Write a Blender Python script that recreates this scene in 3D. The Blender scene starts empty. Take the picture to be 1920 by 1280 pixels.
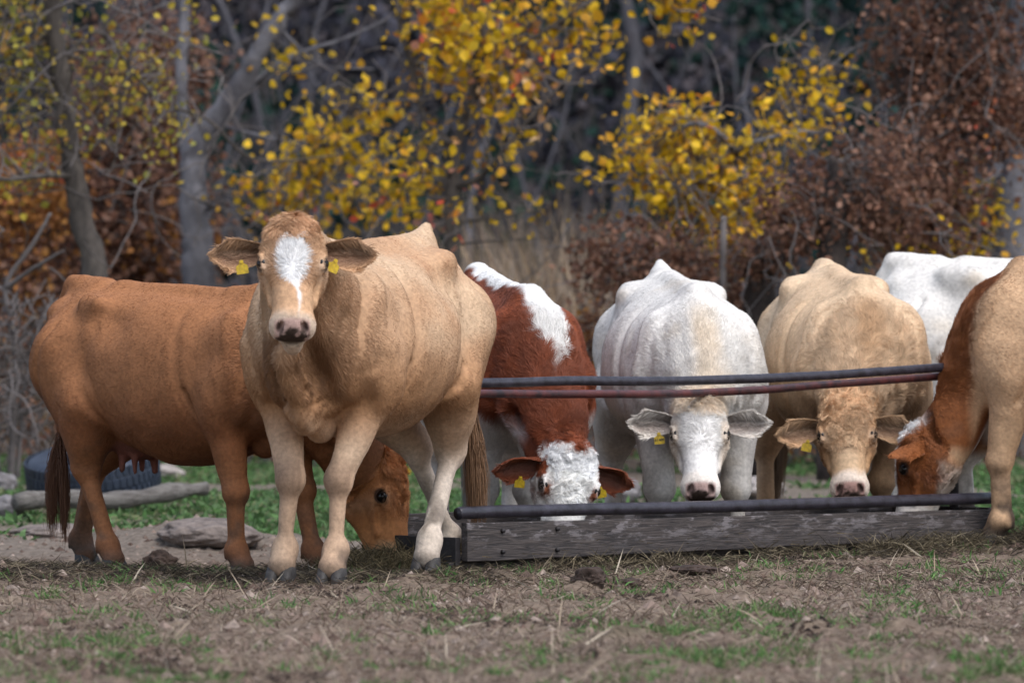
import bpy, bmesh, math, random, time
import numpy as np
import openvdb
from mathutils import Vector, Matrix
T0 = time.time()
C = bpy.context.scene.collection
R = math.radians

# ------------------------------------------------------------------ camera
CAM_H = 1.27          # eye height
FPX = 12712.0         # focal length in pixels of a 1920 wide frame (long telephoto)
HOR = 500.0           # the horizon's row in that frame
cam_d = bpy.data.cameras.new('camera')
cam = bpy.data.objects.new('camera', cam_d); C.objects.link(cam)
cam.location = (0, 0, CAM_H); cam.rotation_euler = (R(90), 0, 0)
cam_d.sensor_width = 36.0; cam_d.lens = FPX / 1920 * 36.0
cam_d.shift_y = -(640.0 - HOR) / 1920.0
cam_d.clip_start = 0.5; cam_d.clip_end = 3000
cam_d.dof.use_dof = True; cam_d.dof.focus_distance = 28.6; cam_d.dof.aperture_fstop = 4.0
bpy.context.scene.camera = cam

# ------------------------------------------------------------------ light: overcast autumn day
w = bpy.data.worlds.new('World'); bpy.context.scene.world = w; w.use_nodes = True
nt = w.node_tree; bg = nt.nodes['Background']
SUN_EL, SUN_ROT = R(58), R(140)
sky = nt.nodes.new('ShaderNodeTexSky'); sky.sky_type = 'NISHITA'; sky.sun_disc = False
sky.sun_elevation = SUN_EL; sky.sun_rotation = SUN_ROT
sky.air_density = 1.0; sky.dust_density = 2.0; sky.ozone_density = 1.0
hsv = nt.nodes.new('ShaderNodeHueSaturation'); hsv.inputs['Saturation'].default_value = .66      # cloud cover takes the blue out of the sky
nt.links.new(sky.outputs[0], hsv.inputs['Color']); nt.links.new(hsv.outputs[0], bg.inputs[0]); bg.inputs[1].default_value = 0.13
sun_d = bpy.data.lights.new('sun', 'SUN'); sun_d.energy = 1.25; sun_d.angle = R(48); sun_d.color = (1, .985, .97)
sun = bpy.data.objects.new('sun', sun_d); C.objects.link(sun); sun.location = (20, 0, 40)
_sd = Vector((math.sin(SUN_ROT) * math.cos(SUN_EL), math.cos(SUN_ROT) * math.cos(SUN_EL), math.sin(SUN_EL)))
sun.rotation_euler = _sd.to_track_quat('Z', 'Y').to_euler()
vs = bpy.context.scene.view_settings
vs.view_transform = 'Standard'; vs.look = 'None'; vs.gamma = 1.0; vs.use_curve_mapping = False
vs.exposure = 0.88

# ------------------------------------------------------------------ small helpers
def at(px, py, D):
    """point at distance D behind pixel (px, py) of the photograph: used to survey real positions"""
    return np.array([(px - 960) * D / FPX, D, CAM_H - (py - HOR) * D / FPX])

def sstep(a, b, x):
    t = np.clip((x - a) / (b - a), 0, 1); return t * t * (3 - 2 * t)

def unit(v):
    v = np.asarray(v, float); return v / np.maximum(np.linalg.norm(v, axis=-1, keepdims=True), 1e-9)

def _hash(ix, iy, iz, seed):
    h = (ix.astype(np.uint32) * np.uint32(374761393) + iy.astype(np.uint32) * np.uint32(668265263)
         + iz.astype(np.uint32) * np.uint32(2147483647) + np.uint32((seed * 1442695041) & 0xffffffff))
    h = (h ^ (h >> np.uint32(13))) * np.uint32(1274126177)
    h = (h ^ (h >> np.uint32(16))) * np.uint32(2246822519)
    return ((h ^ (h >> np.uint32(15))) & np.uint32(0xffffff)).astype(np.float32) / 16777216.0

def vnoise(P, lam, seed=0):
    """smooth value noise in -1..1 with wavelength lam (scalar or per-axis)"""
    Q = (np.asarray(P, np.float64) / np.asarray(lam) + 1000.37)
    I = np.floor(Q).astype(np.int64); f = (Q - I).astype(np.float32); f = f * f * (3 - 2 * f)
    out = 0
    for dx in (0, 1):
        wx = f[:, 0] if dx else 1 - f[:, 0]
        for dy in (0, 1):
            wy = f[:, 1] if dy else 1 - f[:, 1]
            for dz in (0, 1):
                wz = f[:, 2] if dz else 1 - f[:, 2]
                out = out + wx * wy * wz * _hash(I[:, 0] + dx, I[:, 1] + dy, I[:, 2] + dz, seed)
    return out * 2 - 1

def fbm(P, lam, seed=0, n=3):
    o = 0; a = 1; s = 0
    for i in range(n):
        o = o + a * vnoise(P, np.asarray(lam) / 2 ** i, seed + i * 17); s += a; a *= .5
    return o / s

def mesh_from(name, V, F, smooth=True):
    """V (n,3); F (m,k) one polygon size, or a list of such arrays"""
    me = bpy.data.meshes.new(name)
    Fs = F if isinstance(F, list) else [F]
    Fs = [np.asarray(f, np.int32) for f in Fs if len(f)]
    V = np.asarray(V, np.float32)
    me.vertices.add(len(V)); me.vertices.foreach_set('co', V.ravel())
    loops = np.concatenate([f.ravel() for f in Fs]); sizes = np.concatenate([np.full(len(f), f.shape[1], np.int32) for f in Fs])
    me.loops.add(len(loops)); me.loops.foreach_set('vertex_index', loops)
    starts = np.concatenate([[0], np.cumsum(sizes)[:-1]]).astype(np.int32)
    me.polygons.add(len(sizes)); me.polygons.foreach_set('loop_start', starts)
    me.update(calc_edges=True)
    me.polygons.foreach_set('use_smooth', np.full(len(sizes), smooth, bool))
    return me

def set_col(me, name, col, domain='POINT'):
    a = me.attributes.new(name, 'FLOAT_COLOR', domain)
    c = np.ones((len(col), 4), np.float32); c[:, :3] = col
    a.data.foreach_set('color', c.ravel())

def link(name, data, parent=None, mat=None, kind=None):
    o = bpy.data.objects.new(name, data); C.objects.link(o)
    if mat is not None and data is not None:
        if len(data.materials) == 0: data.materials.append(mat)
    if parent is not None: o.parent = parent
    if kind: o['kind'] = kind
    return o

def tag(o, label, cat, group=None, kind=None):
    o['label'] = label; o['category'] = cat
    if group: o['group'] = group
    if kind: o['kind'] = kind
    return o

def empty(name, loc, rotz=0, scale=1.0):
    o = bpy.data.objects.new(name, None); C.objects.link(o)
    o.location = loc; o.rotation_euler = (0, 0, rotz); o.scale = (scale,) * 3
    o.empty_display_size = .2
    return o

# ------------------------------------------------------------------ materials
def new_mat(name):
    m = bpy.data.materials.new(name); m.use_nodes = True
    n = m.node_tree; return m, n, n.nodes['Principled BSDF']

def attr_mat(name, attr, rough=.8, noise_scale=None, noise_amt=.25, bump=0.0, spec=.3, transl=0.0):
    """colour from a mesh/curve attribute, broken up by fine noise"""
    m, n, b = new_mat(name)
    a = n.nodes.new('ShaderNodeAttribute'); a.attribute_name = attr
    out = a.outputs['Color']
    if noise_scale:
        tc = n.nodes.new('ShaderNodeTexCoord')
        nz = n.nodes.new('ShaderNodeTexNoise'); nz.inputs['Scale'].default_value = noise_scale; nz.inputs['Detail'].default_value = 6
        n.links.new(tc.outputs['Object'], nz.inputs['Vector'])
        mr = n.nodes.new('ShaderNodeMapRange'); mr.inputs[1].default_value = .3; mr.inputs[2].default_value = .7
        mr.inputs[3].default_value = 1 - noise_amt; mr.inputs[4].default_value = 1 + noise_amt
        n.links.new(nz.outputs[0], mr.inputs[0])
        mx = n.nodes.new('ShaderNodeVectorMath'); mx.operation = 'SCALE'
        n.links.new(out, mx.inputs[0]); n.links.new(mr.outputs[0], mx.inputs['Scale']); out = mx.outputs[0]
        if bump:
            bp = n.nodes.new('ShaderNodeBump'); bp.inputs['Strength'].default_value = bump; bp.inputs['Distance'].default_value = .01
            n.links.new(nz.outputs[0], bp.inputs['Height']); n.links.new(bp.outputs[0], b.inputs['Normal'])
    n.links.new(out, b.inputs['Base Color'])
    b.inputs['Roughness'].default_value = rough; b.inputs['Specular IOR Level'].default_value = spec
    if transl:
        tr = n.nodes.new('ShaderNodeBsdfTranslucent'); n.links.new(out, tr.inputs['Color'])
        ms = n.nodes.new('ShaderNodeMixShader'); ms.inputs[0].default_value = transl
        n.links.new(b.outputs[0], ms.inputs[1]); n.links.new(tr.outputs[0], ms.inputs[2])
        n.links.new(ms.outputs[0], n.nodes['Material Output'].inputs[0])
    return m

def flat_mat(name, col, rough=.7, metal=0.0, noise_scale=None, col2=None, bump=0.0, stretch=None, spec=.4, coat=0.0, lo=.35, hi=.65):
    """two-tone noise material in object space"""
    m, n, b = new_mat(name)
    b.inputs['Roughness'].default_value = rough; b.inputs['Metallic'].default_value = metal
    b.inputs['Specular IOR Level'].default_value = spec; b.inputs['Coat Weight'].default_value = coat
    if noise_scale is None:
        b.inputs['Base Color'].default_value = (*col, 1); return m
    tc = n.nodes.new('ShaderNodeTexCoord'); src = tc.outputs['Object']
    if stretch:
        mp = n.nodes.new('ShaderNodeMapping'); mp.inputs['Scale'].default_value = stretch
        n.links.new(src, mp.inputs[0]); src = mp.outputs[0]
    nz = n.nodes.new('ShaderNodeTexNoise'); nz.inputs['Scale'].default_value = noise_scale; nz.inputs['Detail'].default_value = 7
    nz.inputs['Roughness'].default_value = .65
    n.links.new(src, nz.inputs['Vector'])
    cr = n.nodes.new('ShaderNodeValToRGB'); cr.color_ramp.elements[0].position = lo; cr.color_ramp.elements[1].position = hi
    cr.color_ramp.elements[0].color = (*(col2 or [c * .5 for c in col]), 1); cr.color_ramp.elements[1].color = (*col, 1)
    n.links.new(nz.outputs[0], cr.inputs[0]); n.links.new(cr.outputs[0], b.inputs['Base Color'])
    if bump:
        bp = n.nodes.new('ShaderNodeBump'); bp.inputs['Strength'].default_value = bump; bp.inputs['Distance'].default_value = .02
        n.links.new(nz.outputs[0], bp.inputs['Height']); n.links.new(bp.outputs[0], b.inputs['Normal'])
    return m

# ================================================================== GROUND
TR0 = np.array([-.204, 28.80]); TRU = np.array([.7335, .6797]); TRN = np.array([-.6797, .7335]); TRL = 3.24   # trough: left end, along, away

FEET = [tuple(at(px, 0, D)[:2]) for px, D in ((630, 27.4), (535, 27.5), (800, 28.35), (843, 28.9), (440, 28.9), (200, 29.4), (150, 29.9), (587, 28.7), (1872, 30.9))]
def ground_base(x, y):
    q = (x - TR0[0]) * TRN[0] + (y - TR0[1]) * TRN[1]; p = (x - TR0[0]) * TRU[0] + (y - TR0[1]) * TRU[1]
    z = -.10 * sstep(.45, .9, q) * sstep(-.9, -.2, p) * sstep(37, 34, y)
    z = z - .05 * np.exp(-(((x + 1.6) / .8) ** 2 + ((y - 29.3) / .8) ** 4)) * (z > -.02)
    z = z + .03 * np.exp(-(((x - 2.3) / .5) ** 2 + ((y - 31.0) / .5) ** 2))
    z = z + .14 * np.exp(-(((x + 1.62) / .45) ** 2 + ((y - 33.2) / .6) ** 2)) + .08 * np.exp(-(((x + 2.6) / .4) ** 2 + ((y - 33.4) / .5) ** 2)) + .06 * np.exp(-(((x + .95) / .35) ** 2 + ((y - 33) / .5) ** 2))
    z = z + .05 * np.exp(-(((x + 2.1) / 1.0) ** 2 + ((y - 28.0) / .35) ** 2))           # littered hump by the brown cow
    z = z - .05 * sstep(27, 21, y) * 0
    z = z + .30 * np.maximum(y - 64, 0) + .0 * x
    return z

def ground_z(x, y, fine=True):
    x = np.asarray(x, float); y = np.asarray(y, float); P = np.stack([x, y, 0 * x], -1).reshape(-1, 3)
    z = ground_base(x, y).reshape(-1)
    amp = sstep(62, 45, P[:, 1]) * sstep(14, 18, P[:, 1])
    z = z + amp * (.026 * fbm(P, .9, 3) + .022 * fbm(P, .28, 4))
    if fine:
        cl = np.maximum(fbm(P, (.16, .22, 1), 7), 0) ** 1.5
        calm = np.ones(len(P))
        for fx, fy in FEET: calm = np.minimum(calm, 1 - np.exp(-((P[:, 0] - fx) ** 2 + (P[:, 1] - fy + .1) ** 2 / 6) / .012))
        patch = sstep(-.1, .45, fbm(P, 1.3, 9))
        z = z - .024 * amp + amp * (.105 * cl * (.25 + 1.0 * patch) * calm + .010 * fbm(P, .06, 11) + .006 * vnoise(P, .025, 15))
    return z.reshape(x.shape)

def axis(fine, lo, hi, step, grow=1.35, out=(-700, 700)):
    a = list(np.arange(lo, hi + 1e-6, step)); s = step; v = a[-1]
    while v < out[1]: s *= grow; v += s; a.append(v)
    s = step; v = a[0]; b = []
    while v > out[0]: s *= grow; v -= s; b.append(v)
    return np.array(b[::-1] + a)

gx = axis(None, -2.75, 2.75, .0135)
gy = np.concatenate([axis(None, 19.5, 33.2, .028, 1.3, (-300, 33.2))[:-1], np.arange(33.2, 50, .075), 50 + np.cumsum(.1 * 1.18 ** np.arange(46))])
GX, GY = np.meshgrid(gx, gy, indexing='ij'); GZ = ground_z(GX, GY)
GV = np.stack([GX.ravel(), GY.ravel(), GZ.ravel()], 1); nx, ny = len(gx), len(gy)
ii = (np.arange(nx - 1)[:, None] * ny + np.arange(ny - 1)[None, :]).ravel()
me = mesh_from('ground', GV, np.stack([ii, ii + ny, ii + ny + 1, ii + 1], 1))

def litter_mask(x, y):
    """dark trampled hay and dung: left of the trough and along its front"""
    P = np.stack([x, y, 0 * x], -1); n = fbm(P, .5, 41)
    q = (x - TR0[0]) * TRN[0] + (y - TR0[1]) * TRN[1]; p = (x - TR0[0]) * TRU[0] + (y - TR0[1]) * TRU[1]
    a = sstep(27.35, 27.75, y + .35 * n + .12 * (x + 2)) * sstep(31.0, 30.2, y + .4 * n) * sstep(.1, -.25, x + .3 * n)
    b = sstep(-.55, -.25, q + .25 * n) * sstep(.35, .2, q) * sstep(-.2, .2, p) * .75
    return np.clip(np.maximum(a, b), 0, 1)

def green_mask(x, y):
    P = np.stack([x, y, 0 * x], -1); n = fbm(P, (1.1, 1.6, 1), 51); n2 = fbm(P, .35, 52)
    far = sstep(33.0, 34.2, y + .5 * n2) * sstep(-.12, .30, n + .35 * n2 + .25 * sstep(33.5, 36, y)) * sstep(60, 44, y)
    near = sstep(.28, .62, n * .9 + .5 * n2) * sstep(27.2, 25.8, y) * .65
    mid = sstep(.45, .75, n + .4 * n2) * .25 * sstep(27, 28, y)
    return np.clip(np.maximum(np.maximum(far, near), mid), 0, 1)

xx, yy = GV[:, 0], GV[:, 1]; PP = np.stack([xx, yy, 0 * xx], 1)
near = (np.abs(xx) < 8) & (yy < 64) & (yy > 10)
col = np.tile(np.array([.158, .118, .090]), (len(GV), 1))
n1 = np.zeros(len(GV)); n2 = n1.copy(); n3 = n1.copy(); lm = n1.copy(); gm = n1.copy()
n1[near] = fbm(PP[near], .7, 21); n2[near] = fbm(PP[near], .15, 22); n3[near] = fbm(PP[near], .05, 23); lm[near] = litter_mask(xx[near], yy[near]); gm[near] = green_mask(xx[near], yy[near])
col = col * (1 + .22 * n2 + .25 * n3)[:, None]
def mx(c, w): 
    global col
    col = col * (1 - w[:, None]) + np.array(c) * w[:, None]
mx((.200, .152, .112), .65 * sstep(-.1, .5, n1 + .5 * n3) * sstep(32, 30, yy))
mx((.070, .048, .038), .75 * sstep(.15, .55, n2 + .6 * n3 - .2 * n1))
mx((.150, .126, .106), .8 * sstep(31.5, 32.8, yy) * sstep(45, 40, yy))
mx((.050, .038, .028), .85 * lm)
mx((.085, .095, .045), .55 * gm)
mx((.13, .10, .075), sstep(41, 46, yy)); mx((.060, .055, .055), sstep(58, 70, yy))
set_col(me, 'coat', np.clip(col, .01, .6))
M_GROUND = attr_mat('trampled earth', 'coat', rough=.95, noise_scale=35, noise_amt=.35, bump=.5, spec=.15)
link('ground', me, None, M_GROUND, 'structure')

# ------------------------------------------------------------------ loose ground cover (stuff): straw, dry stems, grass, weeds
M_STRAW = attr_mat('straw', 'coat', rough=.7, spec=.2, transl=.15)
M_LEAF = attr_mat('leaf', 'coat', rough=.6, spec=.25, transl=.35)
M_GRASS = attr_mat('grass blade', 'coat', rough=.6, spec=.25, transl=.3)

def scatter(rng, n, y0, y1, mask=None, margin=.25, power=1.0):
    """random ground points inside the view's wedge"""
    out = []
    while sum(map(len, out)) < n:
        y = y0 + (y1 - y0) * rng.random(n) ** power; x = (rng.random(n) * 2 - 1) * (y * 960 / FPX + margin)
        k = np.ones(n, bool) if mask is None else rng.random(n) < mask(x, y)
        out.append(np.stack([x[k], y[k]], 1))
    return np.concatenate(out)[:n]

def blades(rng, name, pts, z, length, width, tilt, colors, mat, bend=.3, kind='stuff', az=None, seg=2):
    """thin tapering strips; tilt 0 = upright, pi/2 = lying"""
    n = len(pts); a = rng.random(n) * 2 * math.pi if az is None else az
    d = np.stack([np.cos(a) * np.sin(tilt), np.sin(a) * np.sin(tilt), np.cos(tilt)], 1)
    b = rng.random(n) * 2 * math.pi; side = np.cross(d, np.stack([np.cos(b), np.sin(b), .3 * np.ones(n)], 1)); side = unit(side) * (width / 2)[:, None]
    base = np.column_stack([pts, z]); drop = np.stack([np.cos(a), np.sin(a), -.6 * np.ones(n)], 1) * (length * bend * rng.random(n))[:, None]
    mid = base + d * (length * .5)[:, None] + drop * .2; tip = base + d * length[:, None] + drop
    V = np.stack([base - side, base + side, mid + side * .85, mid - side * .85, tip], 1).reshape(-1, 3)
    i = np.arange(n) * 5; Q = np.stack([i, i + 1, i + 2, i + 3], 1); T = np.stack([i + 3, i + 2, i + 4], 1)
    me = mesh_from(name, V, [Q, T], smooth=False); set_col(me, 'coat', np.repeat(colors, 5, 0))
    return link(name, me, None, mat, kind)

rng = np.random.default_rng(5)
def pick(rng, n, pal, jit=.2):
    pal = np.asarray(pal); return np.clip(pal[rng.integers(0, len(pal), n)] * (1 + jit * rng.normal(0, 1, (n, 1))), .005, .9)

# straw and chopped hay lying about
p = scatter(rng, 26000, 26.8, 31.5, lambda x, y: .10 + .90 * litter_mask(x, y)); n = len(p)
o = blades(rng, 'hay_litter', p, ground_z(p[:, 0], p[:, 1]) + .004, rng.uniform(.03, .10, n), rng.uniform(.0022, .0042, n), rng.uniform(.95, 1.60, n), pick(rng, n, [(.075, .057, .036), (.05, .04, .028), (.12, .095, .06), (.22, .18, .12), (.028, .022, .017), (.04, .032, .024)]), M_STRAW)
q0 = rng.random(7000); q0 = q0[(fbm(np.stack([q0 * 3.2, 0 * q0, 0 * q0], 1), .45, 71) + .9 * (q0 - .25)) > rng.random(len(q0)) * .8 - .25]; pp = TR0[None] + TRU[None] * (q0 * (TRL + .4) + .25)[:, None] + TRN[None] * (-.04 - np.abs(rng.normal(0, .09, len(q0))))[:, None]
n = len(pp); blades(rng, 'hay_spill', pp, ground_z(pp[:, 0], pp[:, 1]) + rng.uniform(.0, .05, n) * np.exp(-((q0 - .62) / .35) ** 2), rng.uniform(.03, .12, n), rng.uniform(.0025, .0045, n), rng.uniform(.6, 1.6, n), pick(rng, n, [(.15, .12, .075), (.25, .205, .135), (.10, .08, .05), (.055, .044, .03), (.04, .032, .024)]), M_STRAW)
p = scatter(rng, 34000, 19.8, 29.5, lambda x, y: (1 - .7 * litter_mask(x, y)), power=.9); n = len(p)
blades(rng, 'dry_grass', p, ground_z(p[:, 0], p[:, 1]) - .003, rng.uniform(.02, .075, n), rng.uniform(.0025, .006, n), np.abs(rng.normal(1.15, .40, n)), pick(rng, n, [(.215, .162, .122), (.17, .12, .09), (.13, .09, .068), (.27, .212, .16), (.085, .06, .046), (.31, .255, .19)], .14), M_STRAW)
p = scatter(rng, 420, 20.0, 30.5, lambda x, y: (1 - .5 * litter_mask(x, y))); n = len(p)
blades(rng, 'dry_stems', p, ground_z(p[:, 0], p[:, 1]) - .003, rng.uniform(.06, .16, n), rng.uniform(.004, .008, n), np.abs(rng.normal(.9, .4, n)), pick(rng, n, [(.34, .27, .20), (.25, .18, .13), (.42, .36, .28)], .15), M_STRAW, .15)
# green grass in tufts on the near pasture
t = scatter(rng, 620, 20.0, 31, lambda x, y: .04 + .96 * np.maximum(green_mask(x, y), .0)); k = rng.integers(8, 40, len(t)); p = np.repeat(t, k, 0); p = p + rng.normal(0, .028, p.shape) * [1, 1.6]; n = len(p)
blades(rng, 'pasture_grass', p, ground_z(p[:, 0], p[:, 1]) - .004, rng.uniform(.015, .065, n), rng.uniform(.004, .008, n), np.abs(rng.normal(.6, .35, n)), pick(rng, n, [(.08, .19, .045), (.11, .23, .06), (.06, .13, .04), (.16, .20, .08), (.20, .20, .11)]), M_GRASS, .5)
# ground ivy and weeds behind the herd
p = scatter(rng, 46000, 32.6, 46, lambda x, y: green_mask(x, y) ** 1.5, power=1.3); n = len(p)
blades(rng, 'green_weeds', p, ground_z(p[:, 0], p[:, 1]) - .004, rng.uniform(.02, .075, n), rng.uniform(.012, .034, n), np.abs(rng.normal(.75, .4, n)), pick(rng, n, [(.080, .17, .05), (.105, .20, .065), (.065, .12, .045), (.13, .22, .09), (.16, .18, .085)]), M_GRASS, .6)
# crumbled earth
def pebbles(rng, name, pts, z, size, colors, mat):
    n = len(pts); base = np.array([(1, 0, 0), (.3, .9, 0), (-.8, .55, 0), (-.8, -.6, 0), (.3, -.95, 0), (.1, 0, .8)])
    a = rng.random(n) * 6.28; c, s = np.cos(a), np.sin(a); J = base[None] * rng.uniform(.6, 1.25, (n, 6, 3))
    x = J[:, :, 0] * c[:, None] - J[:, :, 1] * s[:, None]; y = J[:, :, 0] * s[:, None] + J[:, :, 1] * c[:, None]
    V = np.stack([x * size[:, None] + pts[:, :1], y * size[:, None] + pts[:, 1:2], J[:, :, 2] * size[:, None] * .9 + z[:, None]], 2).reshape(-1, 3)
    i = np.arange(n) * 6; T = np.concatenate([np.stack([i + k, i + (k + 1) % 5, i + 5], 1) for k in range(5)])
    me = mesh_from(name, V, T, smooth=False); set_col(me, 'coat', np.repeat(colors, 6, 0)); return link(name, me, None, mat, 'stuff')
p = scatter(rng, 16000, 20.0, 34.5, lambda x, y: .25 + .75 * (fbm(np.stack([x, y, 0 * x], -1), .6, 61) > .05)); n = len(p)
pebbles(rng, 'earth_crumbs', p, ground_z(p[:, 0], p[:, 1]) - .004, rng.uniform(.006, .022, n) * (1 + 1.2 * (rng.random(n) > .95)), pick(rng, n, [(.19, .14, .115), (.13, .092, .074), (.09, .06, .048), (.24, .19, .16)]), M_GROUND)

p = scatter(rng, 13000, 20.5, 30.0, lambda x, y: np.clip(litter_mask(x, y) * .5 + 1.0 * (fbm(np.stack([x, y, 0 * x], -1), (.55, .8, 1), 63) > .22), 0, 1)); n = len(p)
pebbles(rng, 'dark_mulch', p, ground_z(p[:, 0], p[:, 1]) - .003, rng.uniform(.005, .020, n), pick(rng, n, [(.055, .038, .03), (.035, .025, .021), (.08, .055, .042), (.028, .02, .017)]), M_GROUND)
# ------------------------------------------------------------------ clods, stones, log, tyre
def lump(name, loc, size, mat, seed, n=3, rough=.25, sink=.25, rot=0.0, lam=.5):
    bm = bmesh.new(); bmesh.ops.create_icosphere(bm, subdivisions=n, radius=1.0)
    V = np.array([v.co[:] for v in bm.verts]); V = V * (1 + rough * fbm(V, lam, seed, 4))[:, None] * np.asarray(size)
    for v, c in zip(bm.verts, V): v.co = c
    me = bpy.data.meshes.new(name); bm.to_mesh(me); bm.free(); me.polygons.foreach_set('use_smooth', np.ones(len(me.polygons), bool))
    o = link(name, me, None, mat); z = float(ground_z(np.array([loc[0]]), np.array([loc[1]]), False)[0])
    o.location = (loc[0], loc[1], z + size[2] * (1 - 2 * sink)); o.rotation_euler = (0, 0, rot); return o
M_STONE = flat_mat('field stone', (.235, .22, .225), rough=.95, noise_scale=9, col2=(.11, .10, .10), bump=.8)
M_PALE = flat_mat('pale stone', (.36, .32, .30), rough=.95, noise_scale=9, col2=(.20, .175, .16), bump=.8)
M_DUNG = flat_mat('dark dung clod', (.075, .05, .04), rough=.95, noise_scale=25, col2=(.028, .018, .014), bump=.9)
M_EARTH = flat_mat('grey earth lump', (.25, .205, .18), rough=.95, noise_scale=18, col2=(.11, .09, .082), bump=.9)
def gp(px, py, D):
    q = at(px, py, D); return q[:2]
for (px, D, s, mat, lab) in [
    (16, 36.0, (.085, .08, .065), M_STONE, 'rounded grey stone at the far left beside the log'),
    (72, 40.5, (.07, .08, .06), M_PALE, 'pale stone behind the old tyre'),
    (8, 39.0, (.08, .08, .06), M_STONE, 'small stone on the left edge above the rounded grey stone'),
    (305, 41.0, (.13, .10, .05), M_PALE, 'flat pale stone in the grass behind the brown cow'),
    (1425, 38.0, (.16, .13, .075), M_PALE, 'pale stone in the grass between the white cow and the cream cow'),
    (1375, 41.5, (.12, .10, .09), M_PALE, 'pale stone under yellow leaves behind the white cow'),
    (1165, 37.0, (.11, .10, .08), M_STONE, 'grey stone between the red cow and the white cow'),
    (1700, 37.5, (.13, .11, .06), M_STONE, 'grey stone behind the head of the red brown neck cow')]:
    o = lump('stone', gp(px, 0, D), s, mat, int(px), rot=px, n=4, rough=.35); tag(o, lab, 'stone', 'stones lying in the pasture')
for (px, D, s, lab) in [
    (390, 32.7, (.26, .24, .08), 'broad grey lump of earth behind the belly of the brown cow'),
    (110, 33.6, (.24, .2, .05), 'low grey earth lump left of the brown cow')]:
    o = lump('earth_lump', gp(px, 0, D), s, M_EARTH, int(px), n=5, rough=.35, sink=.46, lam=.6); tag(o, lab, 'earth lump', 'lumps of trodden earth')
for (px, D, s, lab) in [
    (1105, 27.2, (.07, .08, .05), 'dark dung clod in front of the trough, the tallest one'),
    (1175, 27.1, (.06, .06, .028), 'low dark dung clod just right of the tallest clod'),
    (1300, 28.5, (.10, .07, .018), 'flat dark dung patch at the foot of the trough'),
    (300, 31.0, (.07, .05, .05), 'small black clod behind the brown cow')]:
    o = lump('dung_clod', gp(px, 0, D), s, M_DUNG, int(px) + 3, n=5, rough=.50, sink=.36, lam=.55); tag(o, lab, 'clod', 'dark clods on the trodden ground')

# old log / weathered beam in the grass on the left
M_WOOD = flat_mat('weathered beam', (.20, .185, .17), rough=.95, noise_scale=6, col2=(.07, .06, .055), bump=.6, stretch=(1, 6, 10))
def tube(pts, rs, nseg=10, cap_ends=True):
    pts = [np.asarray(p, float) for p in pts]; V = []; Q = []; prev = None
    for i, p in enumerate(pts):
        t = unit(pts[min(i + 1, len(pts) - 1)] - pts[max(i - 1, 0)])
        if prev is None: u = unit(np.cross(t, [0, 0, 1.0]) if abs(t[2]) < .9 else np.cross(t, [1.0, 0, 0]))
        else: u = unit(prev - (prev @ t) * t)
        prev = u; v = np.cross(t, u); r = rs[i] if np.ndim(rs) else rs
        for k in range(nseg):
            a = 2 * math.pi * k / nseg; V.append(p + r * (math.cos(a) * u + math.sin(a) * v))
    for i in range(len(pts) - 1):
        for k in range(nseg): Q.append([i * nseg + k, i * nseg + (k + 1) % nseg, (i + 1) * nseg + (k + 1) % nseg, (i + 1) * nseg + k])
    F = [np.array(Q)]
    if cap_ends: F.append(np.array([list(range(nseg))[::-1], [(len(pts) - 1) * nseg + k for k in range(nseg)]]))
    return np.array(V), F
def join(parts):
    V = []; by = {}; o = 0
    for v, F in parts:
        for f in F: by.setdefault(f.shape[1], []).append(f + o)
        V.append(v); o += len(v)
    return np.concatenate(V), [np.concatenate(f) for f in by.values()]
a = at(30, 940, 35.9); b = at(384, 925, 36.3); a[2] = .025; b[2] = .045
ts = np.linspace(0, 1, 16); pts = [a + (b - a) * t + np.array([0, .04 * math.sin(t * 7), .012 * math.sin(t * 9) + .03 * t ** 4]) for t in ts]
V, F = tube(pts, [.046 + .007 * math.sin(i * 1.7) - .010 * (i > 13) for i in range(16)], 14); V = V + (.012 * fbm(V, (.3, .08, .08), 3))[:, None]
lo = link('log', mesh_from('log', V, F), None, M_WOOD); tag(lo, 'weathered grey log lying in the grass in front of the tyre', 'log')
M_TYRE = flat_mat('old tyre rubber', (.032, .042, .066), rough=.5, noise_scale=8, col2=(.018, .024, .038), bump=.2, spec=.4)
def tyre(loc, Ro, Ri, W, tilt):
    root = empty('tyre', loc); root.rotation_euler = tilt
    prof = [(Ri, .30), (Ri + .02, .44), (Ri + .08, .5), (Ro - .05, .47), (Ro - .015, .40), (Ro, .28), (Ro + .004, 0), (Ro, -.28), (Ro - .015, -.40), (Ro - .05, -.47), (Ri + .08, -.5), (Ri + .02, -.44), (Ri, -.30), (Ri + .03, 0)]
    n = 64; m = len(prof); V = [(r * math.cos(2 * math.pi * k / n), r * math.sin(2 * math.pi * k / n), z * W) for k in range(n) for r, z in prof]
    Q = [[k * m + j, ((k + 1) % n) * m + j, ((k + 1) % n) * m + (j + 1) % m, k * m + (j + 1) % m] for k in range(n) for j in range(m)]
    link('carcass', mesh_from('carcass', V, np.array(Q)), root, M_TYRE)
    V = []; F = []
    for k in range(56):
        for zz in (-.30, 0, .30):
            a0 = 2 * math.pi * (k + .5 * (zz == 0)) / 56; b = len(V)
            for dr in (-.006, .009):
                for da, dz in ((-.036, -.11), (.036, -.11), (.036, .11), (-.036, .11)):
                    V.append(((Ro + dr) * math.cos(a0 + da), (Ro + dr) * math.sin(a0 + da), (zz + dz) * W))
            F += [[b + 4, b + 5, b + 6, b + 7], [b, b + 1, b + 5, b + 4], [b + 1, b + 2, b + 6, b + 5], [b + 2, b + 3, b + 7, b + 6], [b + 3, b, b + 4, b + 7]]
    link('tread', mesh_from('tread', V, np.array(F), False), root, M_TYRE, 'stuff')
    return root
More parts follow.
